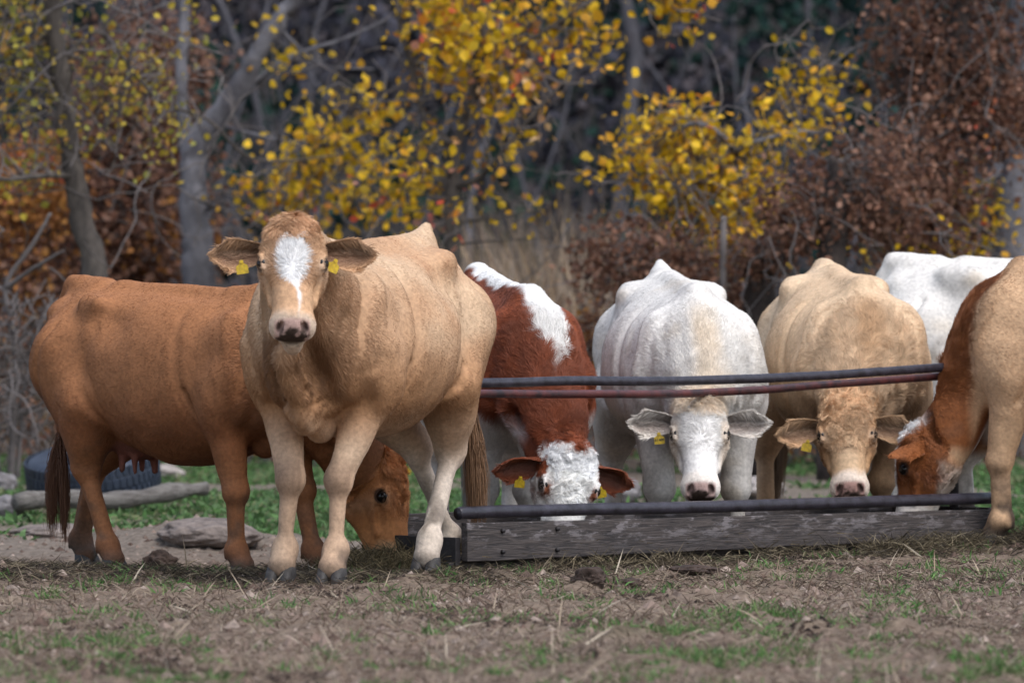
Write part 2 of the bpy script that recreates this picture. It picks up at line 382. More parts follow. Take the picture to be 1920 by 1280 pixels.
t_ = tyre((at(178, 0, 37.6)[0], 37.4, .140), .365, .20, .215, (R(12), R(-5), 0)); tag(t_, 'old black tyre lying flat in the grass behind the brown cow', 'tyre')

# ================================================================== FEEDING TROUGH
M_BOARD = None
def board_mat():
    m, n, b = new_mat('peeling board'); tc = n.nodes.new('ShaderNodeTexCoord')
    mp = n.nodes.new('ShaderNodeMapping'); mp.inputs['Scale'].default_value = (1.2, 10, 14); n.links.new(tc.outputs['Object'], mp.inputs[0])
    g = n.nodes.new('ShaderNodeTexNoise'); g.inputs['Scale'].default_value = 6; g.inputs['Detail'].default_value = 9; g.inputs['Distortion'].default_value = 1.2; n.links.new(mp.outputs[0], g.inputs[0])
    cr = n.nodes.new('ShaderNodeValToRGB'); cr.color_ramp.elements[0].position = .32; cr.color_ramp.elements[1].position = .72
    cr.color_ramp.elements[0].color = (.016, .013, .014, 1); cr.color_ramp.elements[1].color = (.082, .066, .060, 1); n.links.new(g.outputs[0], cr.inputs[0])
    mp2 = n.nodes.new('ShaderNodeMapping'); mp2.inputs['Scale'].default_value = (2.2, 6, 7); n.links.new(tc.outputs['Object'], mp2.inputs[0])
    p = n.nodes.new('ShaderNodeTexNoise'); p.inputs['Scale'].default_value = 4.2; p.inputs['Detail'].default_value = 10; p.inputs['Roughness'].default_value = .7; n.links.new(mp2.outputs[0], p.inputs[0])
    c2 = n.nodes.new('ShaderNodeValToRGB'); c2.color_ramp.elements[0].position = .53; c2.color_ramp.elements[1].position = .60; n.links.new(p.outputs[0], c2.inputs[0])
    sx = n.nodes.new('ShaderNodeSeparateXYZ'); n.links.new(tc.outputs['Object'], sx.inputs[0])
    mr = n.nodes.new('ShaderNodeMapRange'); mr.inputs[1].default_value = .04; mr.inputs[2].default_value = .17; n.links.new(sx.outputs[2], mr.inputs[0])
    mu = n.nodes.new('ShaderNodeMath'); mu.operation = 'MULTIPLY'; n.links.new(c2.outputs[0], mu.inputs[0]); n.links.new(mr.outputs[0], mu.inputs[1])
    mx_ = n.nodes.new('ShaderNodeMix'); mx_.data_type = 'RGBA'; mx_.inputs['B'].default_value = (.19, .17, .175, 1)
    n.links.new(cr.outputs[0], mx_.inputs['A']); n.links.new(mu.outputs[0], mx_.inputs['Factor']); n.links.new(mx_.outputs['Result'], b.inputs['Base Color'])
    bp = n.nodes.new('ShaderNodeBump'); bp.inputs['Strength'].default_value = .6; bp.inputs['Distance'].default_value = .008; n.links.new(g.outputs[0], bp.inputs['Height']); n.links.new(bp.outputs[0], b.inputs['Normal'])
    b.inputs['Roughness'].default_value = .75; return m
M_BOARD = board_mat()
M_PIPE = flat_mat('dark painted pipe', (.042, .038, .052), rough=.36, noise_scale=18, col2=(.014, .012, .016), bump=.25, spec=.5)
M_RED = flat_mat('rusty red pipe', (.125, .032, .030), rough=.42, noise_scale=13, col2=(.028, .017, .021), bump=.25, spec=.5)
M_IRON = flat_mat('dark iron', (.030, .026, .028), rough=.6, noise_scale=20, col2=(.012, .010, .011), bump=.3)
feeder = empty('feeding_trough', (TR0[0], TR0[1], 0), math.atan2(TRU[1], TRU[0]))
tag(feeder, 'long low feeding trough with weathered board front and pipe rails', 'trough')
def fbox(name, x0, x1, y0, y1, z0, z1, mat, slope=(0, 0), nseg=1, wob=0.0, seed=0):
    """a board along the trough; slope lifts (bottom, top) towards its far end"""
    xs = np.linspace(x0, x1, nseg + 1); V = []
    for i, x in enumerate(xs):
        f = (x - x0) / max(x1 - x0, 1e-6); w = wob * math.sin(i * 2.1 + seed)
        V += [(x, y0, z0 + slope[0] * f + w), (x, y1, z0 + slope[0] * f + w), (x, y1, z1 + slope[1] * f + w * .7), (x, y0, z1 + slope[1] * f + w * .7)]
    Q = []
    for i in range(nseg):
        b = i * 4; Q += [[b + k, b + (k + 1) % 4, b + 4 + (k + 1) % 4, b + 4 + k] for k in range(4)]
    Q += [[3, 2, 1, 0], [nseg * 4 + k for k in range(4)]]
    me = mesh_from(name, np.array(V), np.array(Q), False); o = link(name, me, feeder, mat)
    bv = o.modifiers.new('bevel', 'BEVEL'); bv.width = .004; bv.segments = 2; return o
fbox('plank', .0, TRL, -.022, .018, .018, .182, M_BOARD, (.016, -.020), 20, .0018, 2)
fbox('plank', .05, TRL, .60, .64, .0, .20, M_BOARD, (0, 0), 8, .001, 4)
fbox('end_board', -.03, .0, .02, .62, .0, .12, M_IRON); fbox('end_board', TRL, TRL + .03, -.02, .62, .02, .17, M_BOARD)
fbox('floor_board', .0, TRL, .03, .60, -.02, .03, M_BOARD)
fbox('skid', -.06, TRL, .03, .09, -.05, .016, M_IRON)
for x in (.20, .52):
    for z in (.055, .145):
        V, F = tube([(x, -.022, z), (x, -.036, z)], [.010, .008], 10); link('bolt', mesh_from('bolt', V, F), feeder, M_IRON)
def toF(P):
    d = np.asarray(P, float)[:2] - TR0; return np.array([d @ TRU, d @ TRN, P[2]])
def troughD(px, off):
    k = (px - 960) / FPX; b = TR0 + TRN * off     # solve (b + TRU*t) on the ray x = k*y
    t = (k * b[1] - b[0]) / (TRU[0] - k * TRU[1]); return b[1] + TRU[1] * t
def rail(name, ptspx, off, r, mat, wob=.002, seed=0):
    P = [toF(at(px, py, troughD(px, off))) for px, py in ptspx]; Pd = []
    for i in range(len(P) - 1):
        for k in range(5): Pd.append(P[i] + (P[i + 1] - P[i]) * k / 5)
    Pd.append(P[-1]); rs = np.random.default_rng(seed); Pd = [p + np.array([0, 0, rs.normal(0, wob)]) for p in Pd]
    for _ in range(2): Pd = [Pd[0]] + [(Pd[i - 1] + 2 * Pd[i] + Pd[i + 1]) / 4 for i in range(1, len(Pd) - 1)] + [Pd[-1]]
    V, F = tube(Pd, r, 16); return link(name, mesh_from(name, V, F), feeder, mat)
rail('top_rail', [(845, 720), (905, 717), (1100, 714), (1280, 714), (1450, 709), (1600, 701), (1760, 689), (1800, 687)], .13, .0205, M_PIPE, seed=3)
rail('middle_rail', [(835, 738), (905, 737), (1100, 739), (1270, 739), (1450, 729), (1600, 717), (1760, 705), (1800, 702)], .24, .018, M_RED, seed=4)
rail('lower_rail', [(858, 962), (866, 961), (950, 958), (1200, 952), (1450, 946), (1700, 938), (1866, 932)], -.005, .0265, M_PIPE, seed=5)
for x in (.05, TRL - .02):
    V, F = tube([(x, .19, -.05), (x, .19, .80)], .022, 10); link('post', mesh_from('post', V, F), feeder, M_IRON)
rngf = np.random.default_rng(8); n = 5000; hx = rngf.uniform(.05, TRL - .05, n); hy = rngf.uniform(.03, .58, n)
pw = TR0[None] + TRU[None] * hx[:, None] + TRN[None] * hy[:, None]
blades(rngf, 'trough_hay', pw, .03 + .045 * rngf.random(n), rngf.uniform(.05, .14, n), rngf.uniform(.003, .005, n), rngf.uniform(.9, 1.55, n), pick(rngf, n, [(.12, .09, .045), (.2, .15, .08), (.07, .05, .03)]), M_STRAW)
# loose hay heap at the trough's left end, in front of the brown muzzle
n = 7000; a = rngf.random(n) * 6.28; rr = np.sqrt(rngf.random(n)); hp_ = np.stack([-.55 + .36 * rr * np.cos(a), 29.05 + .42 * rr * np.sin(a)], 1)
blades(rngf, 'hay_heap', hp_, ground_z(hp_[:, 0], hp_[:, 1]) + rngf.random(n) * .10 * (1 - rr ** 2), rngf.uniform(.03, .11, n), rngf.uniform(.0025, .0045, n), rngf.uniform(.5, 1.6, n), pick(rngf, n, [(.10, .08, .04), (.17, .13, .07), (.055, .045, .028), (.24, .19, .11)]), M_STRAW)

# ================================================================== TREES AND SCRUB BEHIND
M_BARK = flat_mat('grey brown bark', (.125, .105, .090), rough=.95, noise_scale=14, col2=(.040, .034, .031), bump=1.0, stretch=(1, 1, .35))
M_PALEB = flat_mat('pale blue grey bark', (.165, .16, .175), rough=.95, noise_scale=7, col2=(.07, .066, .075), bump=.8, stretch=(1, 1, .5), lo=.38, hi=.6)
M_DARKB = flat_mat('dark bark', (.070, .052, .045), rough=.95, noise_scale=9, col2=(.022, .017, .016), bump=.8)
M_TWIG = flat_mat('grey twigs', (.17, .15, .145), rough=.9, noise_scale=5, col2=(.08, .068, .065))
YEL = [(.74, .46, .015), (.64, .41, .015), (.52, .35, .02), (.78, .50, .03), (.60, .32, .02), (.44, .29, .02), (.70, .36, .03)]
YELG = [(.36, .31, .05), (.45, .34, .04), (.28, .27, .06), (.50, .36, .05), (.40, .22, .05)]
MIX = YEL + [(.50, .30, .12), (.36, .17, .06), (.42, .22, .09), (.60, .40, .2)]
PINK = [(.62, .20, .10), (.60, .10, .05), (.58, .28, .2), (.55, .16, .12), (.66, .25, .03)]
RUST = [(.175, .080, .050), (.23, .115, .074), (.125, .060, .042), (.28, .155, .105), (.19, .105, .072), (.09, .05, .038)]
ORNG = [(.35, .15, .04), (.28, .12, .04), (.42, .20, .05), (.20, .08, .03)]
BLK = [(.010, .012, .014)]

def leaf_mesh(rng, P, size, colors, flat=.0, droop=.4):
    """pointed leaves folded along the midrib"""
    n = len(P); d = rng.normal(0, 1, (n, 3)); d[:, 2] -= droop; d = unit(d); u = unit(np.cross(d, rng.normal(0, 1, (n, 3)))); w = np.cross(d, u)
    L = size[:, None]; f = rng.uniform(.02, .16, (n, 1)); wd = rng.uniform(.34, .50, (n, 1))
    at_ = lambda t, q: P + d * L * t + u * L * wd * q + w * L * f * abs(q)
    V = np.stack([P, at_(.28, .85), at_(.62, .80), P + d * L, at_(.62, -.80), at_(.28, -.85)], 1).reshape(-1, 3); i = np.arange(n) * 6
    T = np.concatenate([np.stack([i, i + 1, i + 2, i + 3], 1), np.stack([i, i + 3, i + 4, i + 5], 1)])
    return V, T, np.repeat(colors, 6, 0)

def clusters(rng, spec):
    """leaf-cluster centres inside an ellipsoid given by its middle, radii and count; ragged by noise"""
    c, r, n, seed = spec; out = []; c = np.asarray(c); r = np.asarray(r); thr = .12
    for _ in range(60):
        p = rng.uniform(-1, 1, (n * 3, 3)); p = p[(p ** 2).sum(1) < 1]
        nz = fbm(c + p * r, .75, seed, 2) + .35 * (1 - (p ** 2).sum(1)); p = p[nz > thr]; out.append(c + p * r)
        if sum(map(len, out)) >= n: break
    o = np.concatenate(out); return o[:n]

def tree(name, label, cat, limbs, crowns, bark, twig_mat=None, seed=0, group=None, twig_r=.006, spread=.10, leaf_n=(5, 14), vines=0, accents=0, thin=1.0):
    """limbs: [(points, r0, r1)]; crowns: [(centre, radii, clusters, palette, leaf size)]"""
    rng = np.random.default_rng(seed); base = np.asarray(limbs[0][0][0], float)
    root = empty(name, base); tag(root, label, cat, group); loc = lambda V: V - base
    parts = []; nodes = []
    for pts, r0, r1 in limbs:
        pts = [np.asarray(p, float) for p in pts]; fine = []
        for i in range(len(pts) - 1):                       # Catmull-Rom through the given points
            p0, p1, p2, p3 = pts[max(i - 1, 0)], pts[i], pts[i + 1], pts[min(i + 2, len(pts) - 1)]
            for t in np.linspace(0, 1, 7)[:-1]: fine.append(.5 * ((2 * p1) + (p2 - p0) * t + (2 * p0 - 5 * p1 + 4 * p2 - p3) * t * t + (3 * p1 - p0 - 3 * p2 + p3) * t ** 3))
        fine.append(pts[-1]); rs = np.linspace(r0, r1, len(fine)) * (1 + .05 * rng.normal(0, 1, len(fine)))
        fine = [f + rng.normal(0, r0 * .05, 3) for f in fine]
        V, F = tube(fine, rs, 9 if r0 > .03 else 6); V = V + rng.normal(0, 1, V.shape) * r0 * .05; parts.append((V, F)); nodes += fine
    V, F = join(parts); link('trunk', mesh_from('trunk', loc(V), F), root, bark)
    nodes = np.array(nodes); tw = []; LV = []; LT = []; LC = []; off = 0
    for ci, (c, r, n, pal, size) in enumerate(crowns):
        cc = clusters(rng, (c, r, int(n * thin), seed * 7 + ci))
        for k, p in enumerate(cc):
            d = np.linalg.norm((nodes - p) * [1, 1, 1.3], axis=1); j = np.argmin(d + rng.random(len(d)) * .35)
            a = nodes[j]; m1 = a + (p - a) * .5 + rng.normal(0, .06, 3) + np.array([0, 0, .06])
            if d[j] < 1.6 and (leaf_n[1] < 16 or k % 3 == 0): tw.append(tube([a, m1, p, p + rng.normal(0, .08, 3)], [twig_r, twig_r * .75, twig_r * .5, twig_r * .3], 4, False))
            m = rng.integers(*leaf_n); P = p + rng.normal(0, spread, (m, 3)) * [1, 1, .9]
            colr = pick(rng, m, pal, .12)
            if accents and rng.random() < accents: colr = pick(rng, m, PINK, .12)
            v, t, cl = leaf_mesh(rng, P, size * rng.uniform(.55, 1.3, m), colr); LV.append(v); LT.append(t + off); LC.append(cl); off += len(v)
    if vines:
        for k in range(vines):
            c, r = crowns[k % len(crowns)][:2]; p = np.asarray(c) + rng.uniform(-.9, .9, 3) * r; d = rng.normal(0, 1, 3); pl = [p]
            vl = rng.uniform(.06, .15); vw = rng.uniform(.2, .75)
            for q in range(12): d = unit(d + rng.normal(0, vw, 3) + [0, 0, -.06]); p = p + d * vl; pl.append(p)
            tw.append(tube(pl, twig_r * .8, 4, False))
    if tw: V, F = join(tw); link('twigs', mesh_from('twigs', loc(V), F), root, twig_mat or M_TWIG, 'stuff')
    if LV:
        me = mesh_from('crown', loc(np.concatenate(LV)), np.concatenate(LT), False); set_col(me, 'coat', np.concatenate(LC)); link('crown', me, root, M_LEAF, 'stuff')
    return root
A = lambda px, py, D: at(px, py, D)
def G(px, D):
    q = at(px, 0, D); q[2] = float(ground_z(q[:1], q[1:2], False)[0]) - .05; return q

# young grey tree on the left
tree('tree', 'slim grey tree with curved trunk and thin yellow green leaves at the left', 'tree',
     [([G(190, 42), A(180, 530, 42), A(158, 430, 42), A(135, 310, 42), A(122, 190, 42), A(105, 80, 42), A(98, -60, 42), A(120, -400, 42)], .085, .045),
      ([A(135, 330, 42), A(80, 330, 41.6), A(-20, 335, 41.2), A(-150, 300, 41)], .022, .010), ([A(135, 300, 42), A(175, 275, 42), A(200, 240, 42.2)], .02, .008),
      ([A(115, 120, 42), A(180, 60, 42), A(240, 120, 42), A(300, 190, 42), A(390, 225, 42), A(480, 300, 42.4), A(640, 290, 42.6)], .018, .006), ([A(110, 90, 42), A(40, 40, 42), A(-60, -30, 42)], .02, .01),
      ([A(240, 130, 42), A(225, 210, 42), A(215, 300, 41.9), A(200, 330, 41.8)], .010, .005)],
     [((A(170, 70, 42)), (.85, .8, .65), 150, YELG, .050), ((A(30, 170, 42)), (.5, .7, .7), 90, YELG, .050), (A(250, 200, 42), (.5, .6, .5), 70, YELG, .045), (A(130, -350, 42), (1.6, 1.4, 1.1), 160, YELG, .05)], M_BARK, seed=1, spread=.09, leaf_n=(4, 9), vines=40, thin=.8)
# big leaning pale trunk
tree('tree', 'thick pale barked trunk leaning right with broken snag behind the tan cow', 'tree',
     [([G(372, 46), A(372, 530, 46), A(368, 430, 46), A(362, 340, 46), A(372, 270, 46), A(430, 190, 46), A(480, 110, 46), A(530, 30, 46), A(570, -40, 46), A(640, -300, 46)], .125, .042),
      ([A(362, 350, 46), A(345, 250, 46.1), A(340, 130, 46.2), A(345, 20, 46.3), A(330, -200, 46.4)], .050, .035), ([A(372, 400, 46), A(395, 385, 45.9), A(360, 372, 45.8)], .03, .008),
      ([A(440, 180, 46), A(540, 110, 46), A(640, 75, 46), A(720, 40, 46)], .022, .008), ([A(400, 230, 46), A(520, 262, 45.8), A(640, 270, 45.6)], .016, .006), ([A(520, 50, 46), A(600, 120, 46), A(700, 130, 46)], .016, .006)],
     [(A(640, 230, 45), (.42, .7, .85), 210, YEL, .068), (A(520, 330, 45), (.45, .6, .42), 130, YEL, .060), (A(640, 420, 45), (.5, .6, .25), 60, YEL, .06), (A(700, -250, 46), (1.6, 1.5, 1.0), 150, YEL, .07), (A(500, 80, 46), (.35, .6, .35), 26, YEL, .06)], M_PALEB, seed=2, leaf_n=(4, 11), accents=.03, thin=.29, vines=44)
# russet thicket on the left
tree('shrub', 'russet leaved thicket behind the slim grey tree', 'shrub', [([G(250, 48), A(255, 480, 48), A(240, 330, 48), A(250, 150, 48)], .05, .02), ([A(255, 480, 48), A(320, 380, 48.2), A(330, 240, 48.3)], .03, .012), ([A(250, 470, 48), A(170, 380, 48), A(160, 250, 48)], .03, .012)],
     [(A(250, 330, 48), (.5, .7, .9), 330, RUST, .060), (A(260, 160, 48.2), (.55, .7, .6), 200, RUST, .060), (A(180, 470, 47.5), (.5, .6, .5), 170, RUST, .06), (A(330, 470, 47.6), (.3, .5, .35), 90, RUST + ORNG, .06)], M_DARKB, seed=3, leaf_n=(10, 20), spread=.13, accents=.0, thin=.7, vines=30)
tree('shrub', 'orange brown bush at the left edge', 'shrub', [([G(60, 47), A(60, 500, 47), A(50, 350, 47)], .03, .012), ([A(60, 520, 47), A(10, 420, 47)], .02, .01), ([A(60, 500, 47), A(110, 400, 47.2)], .02, .01)],
     [(A(55, 370, 47), (.42, .6, .45), 170, ORNG, .055), (A(30, 520, 46.8), (.35, .5, .35), 90, ORNG + RUST, .055)], M_DARKB, seed=4, leaf_n=(8, 18), accents=.02)
tree('shrub', 'bare grey twig bush at the lower left edge', 'shrub', [([G(20, 41), A(30, 640, 41), A(10, 540, 41), A(60, 460, 41), A(95, 400, 41)], .028, .010), ([G(30, 41), A(60, 640, 41), A(110, 560, 41)], .016, .006), ([G(0, 41), A(-30, 640, 41), A(-70, 520, 41)], .02, .01), ([A(10, 540, 41), A(75, 495, 40.8), A(120, 470, 40.7)], .016, .006)],
     [(A(20, 700, 41), (.35, .5, .45), 60, RUST + [(.2, .16, .12)], .035)], M_TWIG, seed=5, leaf_n=(2, 6), vines=70, twig_r=.007)
# middle tree
tree('tree', 'small yellow leaved tree with forked trunk in the middle of the picture', 'tree',
     [([G(852, 43), A(850, 490, 43), A(846, 400, 43), A(850, 330, 43), A(856, 270, 43), A(890, 170, 43), A(905, 60, 43), A(900, -60, 43), A(920, -350, 43)], .050, .022),
      ([A(852, 275, 43), A(815, 245, 43), A(790, 205, 43), A(770, 120, 43), A(745, 20, 43), A(740, -120, 43)], .026, .014), ([A(848, 350, 43), A(895, 335, 42.9), A(930, 300, 42.8), A(1000, 215, 42.8), A(1060, 150, 42.8)], .024, .007),
      ([A(900, 100, 43), A(985, 80, 43), A(1080, 20, 43), A(1160, -30, 43.2), A(1260, -40, 43.4)], .022, .010), ([A(848, 420, 43), A(950, 405, 42.9), A(1030, 390, 42.8)], .009, .004), ([A(848, 460, 43), A(940, 450, 42.9), A(1040, 445, 42.8), ], .009, .004)],
     [(A(860, 40, 43), (.62, .7, .42), 230, YEL, .070), (A(880, 170, 43.2), (.55, .6, .42), 210, MIX, .062), (A(770, 340, 43), (.25, .5, .32), 90, YEL, .06), (A(960, 240, 43), (.38, .5, .35), 60, MIX, .062), (A(860, 370, 43), (.24, .4, .16), 34, YEL, .06),
      (A(1060, 40, 43), (.42, .6, .32), 120, YEL, .068), (A(1262, 20, 43.4), (.27, .4, .33), 115, YEL, .07), (A(900, -350, 43), (1.9, 1.5, .95), 260, YEL, .07), (A(1020, 410, 43), (.3, .4, .2), 14, MIX, .05)], M_BARK, seed=6, leaf_n=(4, 11), accents=.09, thin=.31, vines=24)
# yellow shrub on the right
tree('tree', 'leaning tree with arching pale limbs and bright yellow leaves at right of centre', 'tree',
     [([G(1545, 43), A(1550, 480, 43), A(1520, 380, 43), A(1470, 340, 43), A(1400, 300, 42.8), A(1372, 276, 42.6), A(1340, 245, 42.5), A(1300, 232, 42.5), A(1250, 250, 42.4)], .045, .014),
      ([A(1372, 276, 42.6), A(1430, 262, 42.6), A(1490, 248, 42.7), A(1540, 250, 42.8)], .020, .010), ([A(1520, 380, 43), A(1575, 250, 43), A(1545, 200, 43), A(1500, 186, 43), A(1530, 150, 43), A(1600, 90, 43)], .026, .012),
      ([A(1470, 340, 43), A(1440, 420, 42.8), A(1415, 300, 42.7)], .012, .006), ([A(1372, 276, 42.6), A(1310, 330, 42.4), A(1260, 350, 42.3)], .012, .005)],
     [(A(1240, 280, 42.5), (.38, .55, .30), 130, YEL, .062), (A(1340, 300, 42.5), (.45, .6, .40), 200, YEL, .064), (A(1390, 420, 42.6), (.42, .5, .28), 150, YEL, .06), (A(1470, 200, 43), (.36, .5, .30), 70, YEL, .06), (A(1180, 300, 42.5), (.16, .3, .16), 26, YEL, .06), (A(1290, 430, 42.8), (.4, .4, .2), 45, YEL, .055), (A(1520, 110, 43), (.25, .4, .2), 14, YEL, .055)], M_PALEB, seed=7, leaf_n=(5, 12), accents=.04, thin=.44, vines=14)
# creeper-covered stump and thickets on the right
tree('tree_stump', 'dark stump under a mop of dry russet creeper behind the cream cow', 'stump',
     [([G(1560, 41), A(1558, 500, 41), A(1566, 430, 41), A(1570, 360, 41), A(1575, 300, 41)], .095, .065), ([A(1560, 430, 41), A(1535, 400, 40.9), A(1520, 450, 40.8)], .025, .02)],
     [(A(1560, 300, 41), (.36, .42, .26), 260, RUST, .045), (A(1500, 400, 41), (.22, .35, .25), 110, RUST, .045), (A(1650, 350, 41.2), (.28, .4, .36), 170, RUST, .045)], M_DARKB, seed=8, leaf_n=(10, 22), spread=.10, thin=.75, vines=24, twig_r=.005)
tree('tree', 'tall dead tree smothered in dry russet creeper at the right edge', 'tree',
     [([G(1745, 43), A(1748, 480, 43), A(1752, 330, 43), A(1775, 180, 43), A(1800, 40, 43), A(1820, -300, 43)], .10, .05), ([A(1760, 300, 43), A(1840, 200, 43), A(1900, 100, 43)], .05, .03), ([A(1752, 330, 43), A(1700, 240, 43), A(1680, 120, 43)], .03, .015)],
     [(A(1830, 90, 43), (.48, .6, .60), 400, RUST, .046), (A(1750, 310, 43), (.26, .5, .55), 210, RUST, .046), (A(1850, 250, 43), (.24, .4, .28), 90, RUST, .046), (A(1800, 400, 43.4), (.35, .4, .3), 40, YEL, .05), (A(1700, 60, 43.3), (.22, .5, .40), 90, RUST, .045), (A(1850, -350, 43), (1.1, 1.2, 1.0), 330, RUST, .05), (A(1720, 430, 42.8), (.3, .4, .25), 120, RUST + YEL[:1], .045)], M_DARKB, twig_mat=M_TWIG, seed=9, leaf_n=(9, 20), spread=.12, vines=90, thin=.75, twig_r=.005, accents=.012)
tree('tree', 'pale grey trunk at the far right edge behind the russet creeper', 'tree', [([G(1905, 46), A(1905, 480, 46), A(1903, 380, 46), A(1908, 300, 46), A(1915, 150, 46), A(1925, -60, 46), A(1940, -400, 46)], .125, .08)],
     [(A(1800, 420, 46.6), (.5, .5, .33), 150, YELG, .055), (A(1940, -420, 46), (1.4, 1.2, .9), 160, YEL, .06)], M_PALEB, seed=10, leaf_n=(4, 10))
tree('shrub', 'low russet bush left of the weathered post', 'shrub', [([G(1210, 42), A(1215, 560, 42), A(1190, 470, 42)], .03, .012), ([A(1215, 560, 42), A(1280, 480, 42)], .02, .01)],
     [(A(1220, 500, 42), (.42, .5, .25), 240, RUST, .045), (A(1110, 640, 42.5), (.25, .5, .4), 150, RUST + ORNG, .045), (A(1330, 545, 42), (.3, .4, .2), 120, RUST, .045)], M_DARKB, seed=11, leaf_n=(8, 18), spread=.10, thin=.62, vines=16, twig_r=.005)
V, F = tube([G(1356, 41.5), A(1356, 500, 41.5), A(1357, 405, 41.5)], [.022, .022, .019], 10); o = link('fence_post', mesh_from('fence_post', V, F), None, M_TWIG); tag(o, 'thin weathered fence post between the white cow and the cream cow', 'post')
tree('tree_stump', 'rotten dark stump overgrown with russet leaves right of the weathered post', 'stump', [([G(1425, 41.8), A(1425, 560, 41.8), A(1420, 490, 41.8), A(1440, 462, 41.8)], .12, .07), ([A(1420, 520, 41.8), A(1475, 480, 41.6)], .05, .03)],
     [(A(1440, 485, 41.7), (.3, .3, .12), 60, RUST, .04)], M_DARKB, seed=12, leaf_n=(6, 14), spread=.07)
for k, (px, py, D, n) in enumerate([(1100, 790, 41, 16), (1340, 862, 41.5, 8), (820, 860, 42, 8), (650, 800, 43, 8)]):
    tree('sapling', ['yellow leaved sapling between the red cow and the white cow', 'low yellow leaved sapling behind the legs of the white cow', 'yellow sapling behind the hind legs of the tan cow', 'yellow sapling behind the front legs of the tan cow'][k], 'sapling',
         [([G(px, D), A(px + 5, py, D), A(px - 8, py - 60, D)], .008, .004)], [(A(px, py, D), (.13, .2, .11), n, YEL, .06)], M_BARK, seed=20 + k, group='yellow saplings at the wood edge')

# undergrowth that reads as one mass: dry stems, brambles, fallen leaves
rg = np.random.default_rng(31)
n = 14000; y = rg.uniform(46.5, 58, n); x = (rg.random(n) * 2 - 1) * (y * 960 / FPX + 1.0); hgt = rg.uniform(.5, 1.7, n) * (.45 + .75 * np.exp(-((x - .25) / 1.0) ** 2)) + .2
blades(rg, 'dry_reeds', np.stack([x, y], 1), ground_z(x, y, False), hgt, rg.uniform(.010, .022, n), np.abs(rg.normal(.18, .16, n)), pick(rg, n, [(.27, .215, .165), (.33, .26, .19), (.19, .155, .13), (.38, .27, .16), (.22, .14, .09)]), M_STRAW, .35)
n = 30000; y = rg.uniform(43.5, 56, n); x = (rg.random(n) * 2 - 1) * (y * 960 / FPX + 1.0); hm = .75 + .55 * fbm(np.stack([x, y * .5, 0 * x], 1), 1.2, 5)
P = np.stack([x, y, ground_z(x, y, False) + rg.random(n) ** 1.3 * hm * 1.25], 1)
v, t, c = leaf_mesh(rg, P, rg.uniform(.03, .07, n), pick(rg, n, RUST + ORNG[:2] + [(.16, .13, .10), (.11, .09, .075), (.20, .16, .12)], .2)); me = mesh_from('undergrowth', v, t, False); set_col(me, 'coat', c); link('undergrowth', me, None, M_LEAF, 'stuff')
tw = []
for k in range(900):
    y0 = rg.uniform(42.8, 52); x0 = rg.uniform(-1, 1) * (y0 * 960 / FPX + .8); p = np.array([x0, y0, float(ground_z(np.array([x0]), np.array([y0]), False)[0])]); d = unit(rg.normal(0, .6, 3) + [0, 0, 1.0]); pl = [p]
    for q in range(6): d = unit(d + rg.normal(0, .3, 3)); p = p + d * rg.uniform(.08, .26); pl.append(p)
    tw.append(tube(pl, np.linspace(.008, .003, 7), 4, False))
V, F = join(tw); link('brambles', mesh_from('brambles', V, F), None, M_TWIG, 'stuff')

# far wooded slope, shade and blue haze mixed into its colours: dark trunks, bare twigs and evergreens
M_FAR = attr_mat('far foliage', 'coat', rough=.9, spec=.1)
n = 80000; y = rg.uniform(66, 104, n); x = (rg.random(n) * 2 - 1) * (y * 960 / FPX + 4); gz_ = ground_base(x, y); P = np.stack([x, y, gz_ + rg.random(n) * 3.5], 1)
ev = fbm(P, (2.2, 5, 1.8), 3) > .02; colr = np.where(ev[:, None], pick(rg, n, [(.014, .034, .028), (.020, .044, .033), (.011, .026, .026)], .2), pick(rg, n, [(.040, .040, .052), (.054, .052, .066), (.028, .029, .038), (.062, .053, .058)], .2))
v, t, c = leaf_mesh(rg, P, rg.uniform(.08, .22, n), colr); me = mesh_from('wooded_slope', v, t, False); set_col(me, 'coat', c); link('wooded_slope', me, None, M_FAR, 'stuff')
tw = []
for k in range(420):
    y0 = rg.uniform(62, 95); x0 = rg.uniform(-1, 1) * (y0 * 960 / FPX + 3); p = np.array([x0, y0, float(ground_base(np.array(x0), np.array(y0)))]); d = unit(rg.normal(0, .22, 3) + [0, 0, 1.0]); pl = [p]
    for q in range(8): d = unit(d + rg.normal(0, .16, 3)); p = p + d * rg.uniform(.35, .8); pl.append(p)
    r0 = rg.uniform(.012, .05) if k > 40 else rg.uniform(.08, .16); tw.append(tube(pl, np.linspace(r0, r0 * .4, 9), 5, False))
V, F = join(tw); link('far_trunks', mesh_from('far_trunks', V, F), None, flat_mat('far bark', (.095, .092, .105), rough=.95, noise_scale=3, col2=(.05, .048, .056)), 'stuff')

# ================================================================== CATTLE
M_SKIN = attr_mat('cow hide', 'coat', rough=.75, noise_scale=60, noise_amt=.18, bump=.25, spec=.25)
M_FUR = attr_mat('cow hair', 'coat', rough=.55, spec=.35)
M_EYE = flat_mat('cow eye', (.010, .007, .006), rough=.16, spec=.3)
M_HOOF = flat_mat('hoof horn', (.055, .05, .048), rough=.55, noise_scale=30, col2=(.02, .017, .015), bump=.3)
M_TAG = flat_mat('yellow tag plastic', (.72, .50, .03), rough=.4, noise_scale=60, col2=(.45, .30, .03))
M_PRINT = flat_mat('black tag print', (.02, .018, .015), rough=.6)

